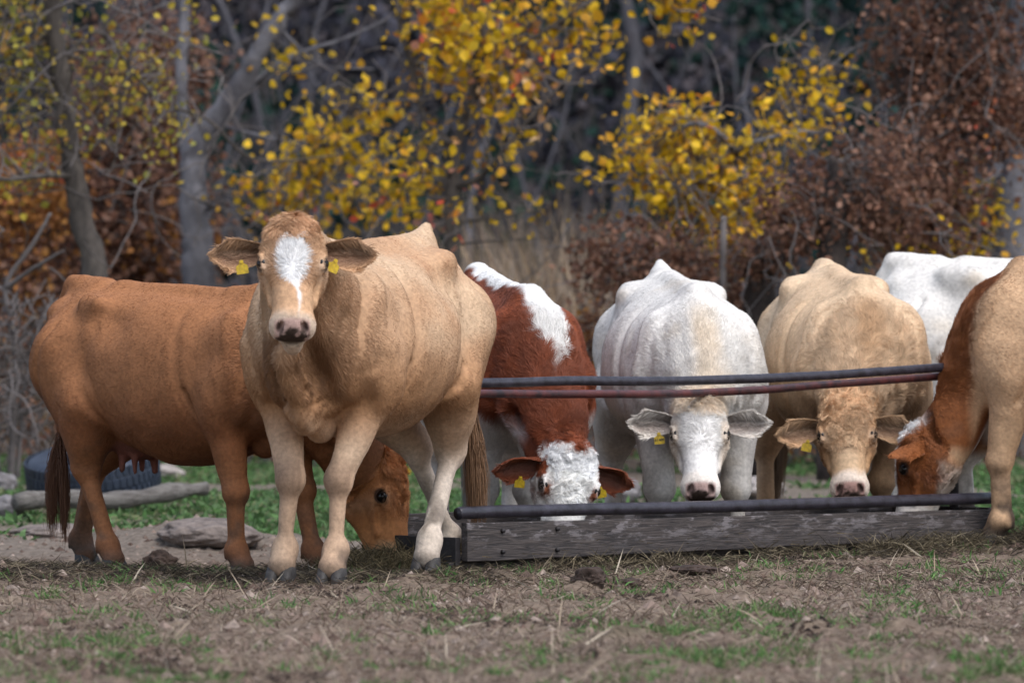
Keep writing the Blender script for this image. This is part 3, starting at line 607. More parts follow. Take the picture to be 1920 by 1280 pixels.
class Field:
    """signed distance field on a grid, smooth unions"""
    def __init__(s, lo, hi, h):
        s.lo = np.asarray(lo, float); s.h = h
        s.n = np.ceil((np.asarray(hi) - s.lo) / h).astype(int) + 1
        s.f = np.full(s.n, .35, np.float32)
        s.ax = [(s.lo[i] + h * np.arange(s.n[i])).astype(np.float32) for i in range(3)]
    def view(s, bmin, bmax):
        i0 = np.clip(np.floor((np.asarray(bmin) - s.lo) / s.h).astype(int), 0, s.n)
        i1 = np.clip(np.ceil((np.asarray(bmax) - s.lo) / s.h).astype(int) + 1, 0, s.n)
        if np.any(i1 <= i0): return None
        sl = tuple(slice(a, b) for a, b in zip(i0, i1))
        return s.f[sl], s.ax[0][sl[0], None, None], s.ax[1][None, sl[1], None], s.ax[2][None, None, sl[2]]
    def apply(s, prims):
        for p in prims:
            v = s.view(p['lo'], p['hi'])
            if v is None: continue
            f, X, Y, Z = v; d = p['fn'](X, Y, Z).astype(np.float32); k = p['k']
            if p.get('sub'):
                a = -f; hh = np.maximum(k - np.abs(a - d), 0) / k; f[:] = -(np.minimum(a, d) - hh * hh * k * .25)
            else:
                hh = np.maximum(k - np.abs(f - d), 0) / k; f[:] = np.minimum(f, d) - hh * hh * k * .25
    def surface(s):
        g = openvdb.FloatGrid(.35); g.copyFromArray(np.ascontiguousarray(s.f))
        g.transform = openvdb.createLinearTransform(voxelSize=s.h)
        P, Q = g.convertToQuads(isovalue=0.0)
        return np.asarray(P, float) + s.lo, np.asarray(Q, np.int64)

def cap(a, b, ra, rb, k=.04, q=None, ax=None, sub=False):
    """tapered capsule; q < 1 thins it along unit axis ax"""
    a = np.asarray(a, float); b = np.asarray(b, float); ba = b - a; L2 = max(ba @ ba, 1e-9)
    A = None if ax is None else unit(ax)
    def fn(X, Y, Z):
        px, py, pz = X - a[0], Y - a[1], Z - a[2]
        t = np.clip((px * ba[0] + py * ba[1] + pz * ba[2]) / L2, 0, 1)
        px = px - t * ba[0]; py = py - t * ba[1]; pz = pz - t * ba[2]
        d2 = px * px + py * py + pz * pz
        if q:
            c = px * A[0] + py * A[1] + pz * A[2]; d2 = d2 + c * c * (1 / (q * q) - 1)
        return (np.sqrt(d2) - (ra + (rb - ra) * t)) * (q ** .5 if q else 1)
    r = max(ra, rb) + k + .03
    return dict(fn=fn, lo=np.minimum(a, b) - r, hi=np.maximum(a, b) + r, k=k, sub=sub)

def ell(c, r, k=.04, rot=None, sub=False):
    c = np.asarray(c, float); r = np.asarray(r, float); Rm = np.eye(3) if rot is None else np.asarray(rot)
    def fn(X, Y, Z):
        p = [X - c[0], Y - c[1], Z - c[2]]
        q = [(p[0] * Rm[0, i] + p[1] * Rm[1, i] + p[2] * Rm[2, i]) for i in range(3)]
        k0 = np.sqrt(sum((q[i] / r[i]) ** 2 for i in range(3))); k1 = np.sqrt(sum((q[i] / r[i] ** 2) ** 2 for i in range(3)))
        return k0 * (k0 - 1) / np.maximum(k1, 1e-6)
    m = np.abs(Rm) @ r + k + .03
    return dict(fn=fn, lo=c - m, hi=c + m, k=k, sub=sub)

TX = np.array([-.955, -.93, -.86, -.72, -.52, -.30, -.05, .20, .40, .55, .68, .765, .79])
TT = np.array([1.19, 1.27, 1.335, 1.37, 1.375, 1.35, 1.33, 1.325, 1.335, 1.31, 1.22, 1.10, 1.02])
TB = np.array([1.14, 1.02, .88, .78, .70, .61, .555, .565, .61, .66, .72, .80, .92])
TW = np.array([.03, .10, .175, .235, .285, .345, .375, .355, .295, .255, .205, .12, .03])

def trunk(width=1.0, belly=0.0, top=0.0):
    xs = np.linspace(-.955, .79, 300)
    def sm(y):
        v = np.interp(xs, TX, y); kk = np.hanning(25); kk /= kk.sum()
        vp = np.pad(v, 12, mode='reflect', reflect_type='odd'); return np.convolve(vp, kk, 'valid')
    tz = sm(TT) + top * np.exp(-((xs + .5) / .5) ** 2); bz = sm(TB) - belly * np.exp(-((xs + .05) / .45) ** 2); ww = sm(TW) * width
    ww = np.maximum(ww, .012)
    def fn(X, Y, Z):
        x = X[:, 0, 0]; T = np.interp(x, xs, tz)[:, None, None]; B = np.interp(x, xs, bz)[:, None, None]; W = np.interp(x, xs, ww)[:, None, None]
        zc = B + (T - B) * .47; hu = T - zc; hl = zc - B
        dz = Z - zc; hz = np.where(dz > 0, hu, hl); ex = np.where(dz > 0, 2.15 - .30 * sstep(0, .35, X), 2.15)
        r = (np.abs(Y / W) ** ex + np.abs(dz / hz) ** ex) ** (1 / ex)
        d = (r - 1) * np.minimum(W, hz) * .92
        over = np.maximum(np.maximum(X - .79, -.955 - X), 0)
        return np.sqrt(np.maximum(d, 0) ** 2 + over ** 2) + np.minimum(d, 0) if np.any(over > 0) else d
    m = .4 * width + .12
    return dict(fn=fn, lo=np.array([-1.08, -m, .40 - belly]), hi=np.array([.92, m, 1.5 + top]), k=.05)

def head_prims(H, O, hs, chin=0.0):
    """H: columns nose, left, forehead-normal; O: top of the poll"""
    T = lambda p: O + H @ (np.asarray(p, float) * hs)
    out = []
    E = lambda c, r, k=.035, sub=False, rot=None: out.append(ell(T(c), np.asarray(r) * hs, k, H if rot is None else H @ rot, sub))
    K = lambda a, b, ra, rb, k=.035, q=None, ax=None, sub=False: out.append(cap(T(a), T(b), ra * hs, rb * hs, k, q, None if ax is None else H @ np.asarray(ax, float), sub))
    E((.115, 0, -.105), (.10, .105, .095)); E((.050, 0, -.072), (.045, .058, .052), .05)
    E((.17, 0, -.078), (.14, .122, .068), .045)
    K((.20, 0, -.098), (.43, 0, -.090), .098, .076, .05)
    for s in (1, -1):
        E((.208, s * .104, -.082), (.058, .032, .040), .035)
        E((.20, s * .075, -.18), (.115, .05, .085), .05)
        K((.19, s * .055, -.215), (.44, s * .022, -.148), .052, .04, .04)
        E((.475, s * .041, -.100), (.045, .045, .05), .03)
        K((.235, s * .108, -.115), (.36, s * .084, -.118), .012, .012, .03)
        K((.255, s * .112, -.082), (.33, s * .098, -.088), .010, .008, .03, sub=True)
    E((.455, 0, -.09), (.062, .081, .062), .04)
    E((.475, 0, -.150), (.05, .058, .034), .02)
    if chin: E((.50, 0, -.19), (.04, .04, .035 + chin), .03)
    E((.515, 0, -.132), (.06, .11, .0075), .012, True)
    a = R(25)
    for s in (1, -1):
        rot = np.array([[math.cos(a), -s * math.sin(a), 0], [s * math.sin(a), math.cos(a), 0], [0, 0, 1]])
        E((.497, s * .050, -.042), (.028, .0135, .028), .012, True, rot)
        E((.213, s * .142, -.048), (.033, .028, .023), .008, True)
        K((.182, s * .128, -.040), (.240, s * .117, -.040), .0085, .0075, .006)
        K((.19, s * .130, -.078), (.240, s * .124, -.078), .006, .005, .008)
    return out

def leg_front(s, knee, foot, b=1.0):
    kn = np.array([knee[0], knee[1], .405]); ft = np.array([foot[0], foot[1], .125])
    sh = np.array([.50, s * .20, .92]); el = np.array([.42, s * .205, .775])
    kn = kn.copy(); kn[0] += .015
    f2 = np.array([foot[0] + .045, foot[1], .055])
    return [cap(sh, el, .115, .105, .07), cap(el, kn, .090 * b, .054 * b, .05), ell(kn, (.058 * b, .058 * b, .066), .025),
            cap(kn + [.006, 0, -.03], ft + [.008, 0, 0], .036 * b, .034 * b, .025), cap(kn + [-.030, 0, -.02], ft + [-.026, 0, .01], .024 * b, .022 * b, .014), ell(ft, (.050 * b, .053 * b, .052), .025),
            cap(ft, f2, .047, .058, .03, .92, (1, 0, 0)),
            cap(ft + [-.040, .022, -.015], ft + [-.050, .023, -.035], .014, .010, .012), cap(ft + [-.040, -.022, -.015], ft + [-.050, -.023, -.035], .014, .010, .012)]

def leg_hind(s, hock, foot, b=1.0):
    st = np.array([-.50, s * .215, .80]); hk = np.array([hock[0], hock[1], .50]); ft = np.array([foot[0], foot[1], .125])
    f2 = np.array([foot[0] + .045, foot[1], .055])
    mid = (st + hk) / 2 + [-.02, 0, .01]
    return [cap((-.70, s * .17, 1.04), st, .19, .13, .08), cap((-.76, s * .16, .95), mid, .16, .10, .08),
            cap(st, hk, .135 * b, .070 * b, .07), cap(mid + [-.04, 0, .02], hk + [-.03, 0, .03], .06, .03, .05),
            ell(hk, (.066, .052, .075), .03), cap(hk + [-.035, 0, .035], hk + [-.02, 0, -.05], .033, .033, .025),
            cap(hk + [.010, 0, -.03], ft + [.010, 0, 0], .040 * b, .036 * b, .025), cap(hk + [-.034, 0, -.02], ft + [-.026, 0, .01], .025 * b, .022 * b, .014), ell(ft, (.051 * b, .051 * b, .052), .025),
            cap(ft, f2, .047, .057, .03, .92, (1, 0, 0)),
            cap(ft + [-.040, .022, -.015], ft + [-.050, .023, -.035], .014, .010, .012), cap(ft + [-.040, -.022, -.015], ft + [-.050, -.023, -.035], .014, .010, .012)]

def vnormals(V, Q):
    d = np.cross(V[Q[:, 2]] - V[Q[:, 0]], V[Q[:, 3]] - V[Q[:, 1]])
    n = np.zeros_like(V)
    for i in range(4): np.add.at(n, Q[:, i], d)
    return unit(n)

def ear_mesh(length=.21, width=.150, cup=.045):
    """ear in its own axes: x outward along the ear, y up across it, z the open (front) side"""
    nu, nv = 22, 15; u = np.linspace(0, 1, nu)[:, None]; v = np.linspace(-1, 1, nv)[None, :]
    wprof = np.interp(u, [0, .10, .25, .45, .65, .82, .93, 1], [.34, .46, .68, .88, .98, .98, .90, .74])
    kk = np.hanning(7); kk /= kk.sum(); wprof = np.convolve(np.pad(wprof[:, 0], 3, mode='edge'), kk, 'valid')[:, None]
    x = length * u * (1 - .30 * np.abs(v) ** 2.4 * u ** 3) + 0 * v
    y = v * wprof * width / 2 * np.where(v > 0, .95, 1.05) - .006 * u
    dep = np.interp(u, [0, .2, .5, .8, 1], [1.3, 1.2, 1.0, .65, .25])
    z = -cup * dep * (1 - np.abs(v) ** 2.2) + .02 * u ** 2
    th = np.interp(u, [0, .3, 1], [.016, .010, .005]) * np.sqrt(np.maximum(1 - v ** 2, 0))
    Fr = np.stack([x, y, z + th * .4], -1).reshape(-1, 3); Bk = np.stack([x, y, z - th], -1).reshape(-1, 3)
    V = np.concatenate([Fr, Bk]); i = np.arange(nu - 1)[:, None] * nv + np.arange(nv - 1)[None, :]; i = i.ravel()
    q1 = np.stack([i, i + nv, i + nv + 1, i + 1], 1); q2 = q1[:, ::-1] + nu * nv
    # rims
    e = []
    for r in range(nu - 1):
        a = r * nv; b = a + nv; e.append([a, a + nu * nv, b + nu * nv, b]); a = r * nv + nv - 1; b = a + nv; e.append([b, b + nu * nv, a + nu * nv, a])
    for c in range(nv - 1):
        a = (nu - 1) * nv + c; e.append([a, a + nu * nv, a + 1 + nu * nv, a + 1])
    return V, np.concatenate([q1, q2, np.array(e)]), np.concatenate([np.ones(nu * nv), np.zeros(nu * nv)])

def claw_mesh(s):
    """one claw of a cloven hoof; toe towards +x"""
    nr = 14; V = []; a = np.linspace(0, 2 * math.pi, nr, endpoint=False)
    for z, lx, wy, cx, off in ((0, .062, .034, .028, .037), (.010, .064, .036, .027, .037), (.045, .052, .035, .014, .036), (.075, .042, .032, .002, .034), (.088, .030, .024, -.002, .033)):
        c, sn = np.cos(a), np.sin(a); x = cx + lx * np.sign(c) * np.abs(c) ** .8; y = s * off + wy * np.sign(sn) * np.abs(sn) ** .75
        y = np.where(x > .04, s * off + (y - s * off) * (1 - (x - .04) * 5.5), y)
        V += list(np.stack([x, y, np.full(nr, z)], 1))
    n = 5; Q = [[r * nr + i, r * nr + (i + 1) % nr, (r + 1) * nr + (i + 1) % nr, (r + 1) * nr + i] for r in range(n - 1) for i in range(nr)]
    return np.array(V), np.array(Q)

def tube_sdf_tail(pts, rs):
    return [cap(pts[i], pts[i + 1], rs[i], rs[i + 1], .03) for i in range(len(pts) - 1)]

EYE_MESH = None
def eye_mesh():
    global EYE_MESH
    if EYE_MESH is None:
        bm = bmesh.new(); bmesh.ops.create_uvsphere(bm, u_segments=20, v_segments=14, radius=.0255)
        EYE_MESH = bpy.data.meshes.new('eye'); bm.to_mesh(EYE_MESH); bm.free(); EYE_MESH.materials.append(M_EYE)
        EYE_MESH.polygons.foreach_set('use_smooth', np.ones(len(EYE_MESH.polygons), bool))
    return EYE_MESH

def tag_mesh():
    """bell-shaped yellow ear tag with a button, hanging along -y, facing +z"""
    o = [(-.009, 0), (-.011, -.014), (-.014, -.020), (-.028, -.028), (-.030, -.034), (-.030, -.066), (-.027, -.069), (.027, -.069), (.030, -.066), (.030, -.034), (.028, -.028), (.014, -.020), (.011, -.014), (.009, 0)]
    bm = bmesh.new(); f = bm.faces.new([bm.verts.new((x, y, 0)) for x, y in o][::-1])
    ex = bmesh.ops.extrude_face_region(bm, geom=[f]); bmesh.ops.translate(bm, verts=[v for v in ex['geom'] if isinstance(v, bmesh.types.BMVert)], vec=(0, 0, .003))
    bmesh.ops.create_cone(bm, cap_ends=True, segments=14, radius1=.010, radius2=.008, depth=.007, matrix=Matrix.Translation((0, -.009, .004)))
    bmesh.ops.recalc_face_normals(bm, faces=bm.faces)
    me = bpy.data.meshes.new('ear_tag'); bm.to_mesh(me); bm.free(); me.materials.append(M_TAG); return me
TAG_MESH = tag_mesh()

def text_curve(body, size, parent, loc):
    t = bpy.data.curves.new('lettering', 'FONT'); t.body = body; t.size = size; t.align_x = 'CENTER'; t.align_y = 'CENTER'; t.extrude = .0006; t.offset = .0005
    o = bpy.data.objects.new('lettering_source', t); C.objects.link(o); bpy.context.view_layer.update()
    me = bpy.data.meshes.new_from_object(o.evaluated_get(bpy.context.evaluated_depsgraph_get())); bpy.data.objects.remove(o)
    me.name = 'lettering'; me.materials.clear(); o = link('lettering', me, parent, M_PRINT); o.location = loc; return o

def make_fur(rng, V, Q, N, col, length, comb, lift, curl, density, radius, root, view_dir=None, jitter=.16, name='coat'):
    """hair strands rooted on the hide, combed along `comb`"""
    T = np.concatenate([Q[:, [0, 1, 2]], Q[:, [0, 2, 3]]])
    a, b, c = V[T[:, 0]], V[T[:, 1]], V[T[:, 2]]
    ar = np.linalg.norm(np.cross(b - a, c - a), axis=1) * .5 * density[T].mean(1)
    if view_dir is not None:       # strands the photograph could not see are left off
        ar = ar * (N[T].mean(1) @ view_dir > -.35)
    n = int(ar.sum())
    cs = np.cumsum(ar); ti = np.searchsorted(cs, rng.random(n) * cs[-1]); ti = np.minimum(ti, len(T) - 1)
    r1 = np.sqrt(rng.random(n)); r2 = rng.random(n); w = np.stack([1 - r1, r1 * (1 - r2), r1 * r2], 1)[:, :, None]
    G = lambda A: (A[T[ti]] * (w if A.ndim == 2 else w[:, :, 0])).sum(1)
    P, n_, cb, cl, L, lf, cu = G(V), unit(G(N)), G(comb), G(col), G(length), G(lift), G(curl)
    tg = unit(cb - (cb * n_).sum(1, keepdims=True) * n_)
    side = np.cross(n_, tg)
    ang = (.16 + .2 * np.clip(cu * 3, 0, 1)) * vnoise(P, .09, 3) + (.16 + .2 * np.clip(cu * 3, 0, 1)) * vnoise(P, .022, 4) + rng.normal(0, jitter, n) + cu * 2.6 * vnoise(P, .035, 9)
    spin = cu * 5.0 * (vnoise(P, .03, 12) + .6 * np.sign(vnoise(P, .05, 15)))
    lf = np.clip(lf + (.03 + .2 * np.clip(cu * 2, 0, 1)) * vnoise(P, .03, 7) + rng.normal(0, .08, n), .03, 1.3)
    L = L * (.75 + .5 * rng.random(n)) * (1 + (.08 + .2 * np.clip(cu * 2, 0, 1)) * vnoise(P, .025, 21))
    m = 5; pts = np.zeros((n, m, 3), np.float32); pts[:, 0] = P - n_ * .002; cur = P - n_ * .002
    for j in range(1, m):
        t = (j - .5) / (m - 1); th = ang + spin * t; e = lf * (1 - .75 * t * (1 - np.clip(cu, 0, .6)))
        d = (np.cos(th)[:, None] * tg + np.sin(th)[:, None] * side) * np.cos(e)[:, None] + n_ * np.sin(e)[:, None]
        cur = cur + d * (L / (m - 1))[:, None]; pts[:, j] = cur
    dmain = unit(np.array([-1.0, 0, -.45])); vdir = np.array([0., 0, 1]) * (V[:, 2].max() > 2) + dmain
    Ps = P - np.outer(P @ dmain, dmain) * .95; cq = np.clip(cu * 2, 0, 1)
    streak = vnoise(Ps, .010, 51) + .8 * vnoise(Ps, .028, 52)
    clump = 1 + .07 * streak * (1 - cq) + (.03 + .30 * cq) * vnoise(P, .016, 31) + .06 * vnoise(P, .08, 32) + rng.normal(0, .06, n)
    cl = np.clip(cl * np.clip(clump, .5, 1.5)[:, None], 0, .95)
    cu_ = bpy.data.hair_curves.new(name); cu_.add_curves([m] * n)
    cu_.attributes['position'].data.foreach_set('vector', pts.ravel())
    ra = cu_.attributes.get('radius') or cu_.attributes.new('radius', 'FLOAT', 'POINT')
    rr = (np.tile(np.array([1, 1, .9, .65, .2], np.float32), (n, 1)) * (radius * (1 + .7 * cq))[:, None]).ravel().astype(np.float32)
    ra.data.foreach_set('value', rr)
    ca = cu_.attributes.new('coat', 'FLOAT_COLOR', 'CURVE'); cc = np.ones((n, 4), np.float32); cc[:, :3] = cl
    ca.data.foreach_set('color', cc.ravel())
    o = link(name, cu_, root, M_FUR)
    return n

FUR = 1.0
RELIEF = [([(.16, 1.24), (.22, 1.05), (.27, .86), (.33, .70)], -.016, .032), ([(.285, .88), (.32, .78), (.37, .69)], -.030, .013),
          ([(.47, 1.26), (.54, 1.10), (.58, .96)], .010, .035), ([(.60, 1.20), (.66, 1.02), (.62, .86)], -.012, .03), ([(.40, .92), (.44, .82)], .012, .06),
          ([(-.24, .60), (-.34, .70), (-.42, .86)], -.020, .024), ([(-.28, .62), (-.38, .74)], .012, .02), ([(-.40, 1.16), (-.45, .98), (-.46, .84)], -.014, .035),
          ([(-.68, 1.18), (-.76, 1.0), (-.80, .80), (-.82, .66)], -.020, .022), ([(-.86, 1.18), (-.88, .95), (-.84, .72)], .010, .03), ([(-.60, .78), (-.74, .62)], -.012, .022),
          ([(-.80, .60), (-.835, .54)], -.014, .018), ([(.44, .60), (.45, .48)], -.006, .02), ([(-.50, 1.34), (-.70, 1.29), (-.86, 1.24)], .007, .03)]
COWS = []
def cow(name, label, loc, heading, S, poll, nose, up, paint, knees, feet_f, hocks, feet_h, tailp=None, tail_r=(.035, .03, .022, .017, .014),
        width=1.0, belly=0.0, hs=1.0, neck=1.0, udder=False, tags=(), ear=(0, 0), ear_open=(.35, 1.0), curly=.25, seed=1, chin=0.0, poll_len=.05, body_h=.0105,
        fur_len=1.0, neck_sag=(0, 0, 0), dew=1.0, top=0.0, eyes=True, hip=.75, tailhead=.0, ribs=.6, folds=.004, relief=1.0, lash=.4, bone=1.05, pitch=0.0):
    """loc: ground point; heading: world direction of travel; poll/nose/up: world place and axes of the head.
    knees, feet_f, hocks, feet_h: [(left x,y), (right x,y)] in the cow's own frame"""
    rng = np.random.default_rng(seed)
    yaw = math.atan2(heading[1], heading[0])
    root = empty(name, loc, yaw, S)
    tag(root, label, 'cow', 'beef cattle gathered around the feeding trough')
    cy, sy = math.cos(yaw), math.sin(yaw); Rz = np.array([[cy, -sy, 0], [sy, cy, 0], [0, 0, 1]]) @ np.array([[math.cos(pitch), 0, math.sin(pitch)], [0, 1, 0], [-math.sin(pitch), 0, math.cos(pitch)]])   # a grazing cow's fore end sits lower
    root.rotation_euler = (0, pitch, yaw)
    toC = lambda P: (np.asarray(P, float) - loc) @ Rz / S
    view = unit(toC((0, 0, CAM_H)) - np.array([0, 0, .9]))
    O = toC(poll); X = unit(Rz.T @ np.asarray(nose, float)); Z = np.asarray(Rz.T @ np.asarray(up, float)); Z = unit(Z - (Z @ X) * X); Y = np.cross(Z, X)
    H = np.stack([X, Y, Z], 1); hl = lambda p: O + H @ (np.asarray(p, float) * hs)
    f2c = lambda p: tuple(toC(np.array([p[0], p[1], loc[2]]))[:2]) if len(p) == 3 else tuple(p)
    knees, feet_f, hocks, feet_h = [[f2c(p) for p in q] for q in (knees, feet_f, hocks, feet_h)]
    # ---- shape
    pr = [trunk(width, belly, top)]
    for s, i in ((1, 0), (-1, 1)):
        pr += [ell((.50, s * .195 * min(width, 1), 1.00), (.15, .085, .23), .10), ell((.44, s * .225 * min(width, 1), .87), (.13, .08, .13), .08)]
        pr += [cap((-.44, s * .225, 1.285), (-.54, s * .20, 1.285), .045 * hip, .04 * hip, .10), cap((-.89, s * .10, 1.235), (-.84, s * .11, 1.24), .035, .035, .09)]
        pr += [ell((-.31, s * .375 * width, 1.215), (.12, .06, .07), .12, sub=True)]
        pr += leg_front(s, knees[i], feet_f[i], bone) + leg_hind(s, hocks[i], feet_h[i], bone)
    pr += [cap((-.66, 0, 1.345), (-.87, 0, 1.375), .05, .034, .09), cap((-.5, 0, 1.355), (.42, 0, 1.315), .035, .045, .07)]
    pr += [ell((.655, 0, .83), (.14, .125, .17), .08)]
    pr += [cap((-.80, 0, 1.375), (-.885, 0, 1.395 + tailhead), .034, .017, .05)]
    sag = np.asarray(neck_sag, float)
    def chain(p0, p1, r0, r1, k, off, n=4):
        p0, p1 = np.asarray(p0, float), np.asarray(p1, float); ts = np.linspace(0, 1, n + 1)
        P = [p0 + (p1 - p0) * t + off * 4 * t * (1 - t) for t in ts]; return [cap(P[i], P[i + 1], r0 + (r1 - r0) * ts[i], r0 + (r1 - r0) * ts[i + 1], k) for i in range(n)]
    pr += chain((.44, 0, 1.25), hl((.075, 0, -.165)), .10 * neck, .075, .06, sag)
    pr += chain((.54, 0, 1.07), hl((.115, 0, -.18)), .195 * neck, .100, .08, sag)
    pr += chain((.66, 0, .90), hl((.165, 0, -.215)), .135 * neck, .078, .08, sag * .8)
    th0 = hl((.21, 0, -.24)); br = np.array([.735, 0, .70])
    mid = (th0 + br) / 2 + np.array([.05, 0, -.04])
    pr += [cap(th0, mid, .020 * dew, .026 * dew, .03), cap(mid, br, .026 * dew, .030 * dew, .03), cap(br, (.69, 0, .635), .030 * dew, .026 * dew, .04), cap(br, (.50, 0, .60), .045, .04, .07)]
    for s in (1, -1):
        g0, g1 = hl((.20, s * .115, -.24)), np.array([.80, s * .10, .80]); gm = (g0 + g1) / 2 + np.array([.05, s * .015, .0])
        pr += [cap(g0, gm, .03 * dew, .04 * dew, .05, sub=True), cap(gm, g1, .04 * dew, .045 * dew, .05, sub=True)]
    pr += [cap((.30, 0, 1.325), (.46, 0, 1.335), .03, .035, .06), cap((.46, 0, 1.335), hl((.11, 0, -.10)), .035, .04, .05)]
    tp = tailp or [(-.90, 0, 1.36), (-.985, 0, 1.22), (-1.00, 0, .95), (-.98, 0, .70), (-.97, 0, .55)]
    pr += tube_sdf_tail(tp, tail_r)
    if udder:
        pr += [ell((-.40, 0, .66), (.16, .13, .13), .06)]
        for s in (1, -1):
            pr += [cap((-.36, s * .06, .58), (-.355, s * .065, .475), .024, .014, .02), cap((-.45, s * .06, .57), (-.45, s * .065, .485), .024, .014, .02)]
    hp = head_prims(H, O, hs, chin)
    allp = pr + hp
    lo = np.min([p['lo'] for p in allp], 0); hi = np.max([p['hi'] for p in allp], 0); lo[2] = -.01
    fb = Field(lo, hi, body_h); fb.apply(allp); Vb, Qb = fb.surface()
    hc = hl((.26, 0, -.11)); er = np.array([.335, .20, .20]) * hs
    he = np.abs(H) @ er + .02
    fh = Field(hc - he, hc + he, .0062); fh.apply(allp); Vh, Qh = fh.surface()
    inside = lambda P: (((((P - hc) @ H) / er) ** 2).sum(1) < 1)
    kb = ~inside(hc + (Vb[Qb].mean(1) - hc) * 1.04); kh = inside(Vh[Qh].mean(1))
    Nb = vnormals(Vb, Qb); keep = sstep(.95, 1.25, np.sqrt(((((Vb - hc) @ H) / er) ** 2).sum(1)))
    ribs_ = np.sin((Vb[:, 0] + .25 * (Vb[:, 2] - 1)) * 2 * math.pi / .115) * sstep(.24, .34, np.abs(Vb[:, 1]) / width) * sstep(.75, .9, Vb[:, 2]) * sstep(1.25, 1.1, Vb[:, 2]) * sstep(.25, .1, Vb[:, 0]) * sstep(-.40, -.25, Vb[:, 0])
    rel = .010 * fbm(Vb, (.30, .22, .26), seed + 3, 2) + .004 * fbm(Vb, (.09, .07, .11), seed + 4, 2) + ribs * .0022 * ribs_ * (.5 + .5 * vnoise(Vb, .3, seed))
    flat = Vb[:, [0, 2]]; lat = sstep(.08, .15, np.abs(Vb[:, 1]))
    for poly, dep, sg in RELIEF:                     # muscle edges, folds and hollows drawn on both flanks
        poly = np.asarray(poly); dmin = np.full(len(Vb), 9.0)
        for q in range(len(poly) - 1):
            a_, b_ = poly[q], poly[q + 1]; ab = b_ - a_; t = np.clip(((flat - a_) @ ab) / (ab @ ab), 0, 1); dmin = np.minimum(dmin, np.linalg.norm(flat - a_ - t[:, None] * ab, axis=1))
        rel = rel + relief * lat * dep * np.exp(-(dmin / sg) ** 2)
    rel = rel - .022 * lat * np.exp(-((Vb[:, 0] + .30) / .11) ** 2 - ((Vb[:, 2] - 1.215) / .065) ** 2)
    nkb = sstep(.40, .62, Vb[:, 0]) * sstep(.62, .75, Vb[:, 2]) * sstep(1.32, 1.15, Vb[:, 2])
    rel = rel + nkb * folds * (np.sin(Vb[:, 1] * 2 * math.pi / .085 + 2.2 * vnoise(Vb, (.3, .2, .3), seed + 8)) * .5 + .5 * vnoise(Vb, (.3, .035, .35), seed + 9)) * sstep(.02, .08, np.abs(Vb[:, 1]))
    fr_ = sstep(.15, .5, Nb[:, 0]) * sstep(.50, .62, Vb[:, 0]) * sstep(.58, .68, Vb[:, 2]) * sstep(1.25, 1.05, Vb[:, 2])
    wav = .02 * np.sin(Vb[:, 2] * 11); rel = rel + (dew - 1) * fr_ * (.070 * np.exp(-((Vb[:, 1] - wav) / .026) ** 2) - .055 * np.exp(-((np.abs(Vb[:, 1] - wav * .5) - .085) / .038) ** 2))
    Vb = Vb + Nb * (keep * rel * sstep(.05, .3, Vb[:, 2]))[:, None]
    V = np.concatenate([Vb, Vh]); Nn = np.concatenate([vnormals(Vb, Qb), vnormals(Vh, Qh)]); Q = np.concatenate([Qb[kb], Qh[kh] + len(Vb)])
    used, inv = np.unique(Q, return_inverse=True); V = V[used]; Nn = Nn[used]; Q = inv.reshape(Q.shape)
    # ---- regions
    hpnt = (V - O) @ H / hs                          # head coordinates
    whead = sstep(1.12, .86, np.sqrt(((((V - hc) @ H) / er) ** 2).sum(1)))
    legw = sstep(.72, .50, V[:, 2]) * (1 - whead)
    nk = sstep(.50, .78, V[:, 0]) * (1 - whead) * (1 - legw) * sstep(.66, .8, V[:, 2])
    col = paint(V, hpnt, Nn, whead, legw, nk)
    mud = legw * sstep(.55, .15, V[:, 2]) * sstep(.05, .40, fbm(V, (.10, .10, .13), seed + 31)) + .8 * sstep(.12, .05, V[:, 2]) + .35 * (1 - whead) * sstep(.75, .60, V[:, 2]) * sstep(.1, .5, fbm(V, (.2, .1, .1), seed + 33))
    col = col * (1 - .62 * mud[:, None]) + np.array([.075, .056, .044]) * .62 * mud[:, None]
    # dark soles of the mouth, nostrils and the eye rims
    nostr = np.zeros(len(V)); eyer = np.zeros(len(V))
    for s in (1, -1):
        nostr = np.maximum(nostr, sstep(.034, .020, np.linalg.norm((hpnt - [.497, s * .050, -.045]) / [1, .6, 1], axis=1)))
        eyer = np.maximum(eyer, sstep(.033, .025, np.linalg.norm((hpnt - [.213, s * .136, -.060]) * [.80, 1, 1], axis=1)))
    col = col * (1 - .85 * (nostr * whead)[:, None]) + np.array([.02, .012, .01]) * .85 * (nostr * whead)[:, None]
    col = col * (1 - .92 * (eyer * whead)[:, None]) + np.array([.030, .017, .013]) * .92 * (eyer * whead)[:, None]
    mouth = sstep(.016, .006, np.abs(hpnt[:, 2] + .132)) * sstep(.44, .48, hpnt[:, 0]) * whead
    col = col * (1 - .8 * mouth[:, None])
    pad = sstep(.455, .475, hpnt[:, 0]) * sstep(.078, .062, np.abs(hpnt[:, 1])) * sstep(-.125, -.110, hpnt[:, 2]) * whead
    # a muddy crust on the lower nose pad
    dirt = pad * sstep(-.10, .25, .55 * fbm(V, .018, seed + 5) + (hpnt[:, 0] - .492) * 16 - 5 * np.abs(hpnt[:, 1]))
    col = col * (1 - dirt[:, None]) + np.array([.035, .022, .016]) * dirt[:, None]
    # ---- hair
    comb = np.tile(np.array([-1.0, 0, -.45]), (len(V), 1))
    wth = np.array([.42, 0, 1.28]); nd = unit(wth - hl((.05, 0, -.08)))
    comb = comb * (1 - nk)[:, None] + (nd * .9 + np.array([0, 0, -.25])) * nk[:, None]
    comb = comb * (1 - legw)[:, None] + np.array([-.12, 0, -1.0]) * legw[:, None]
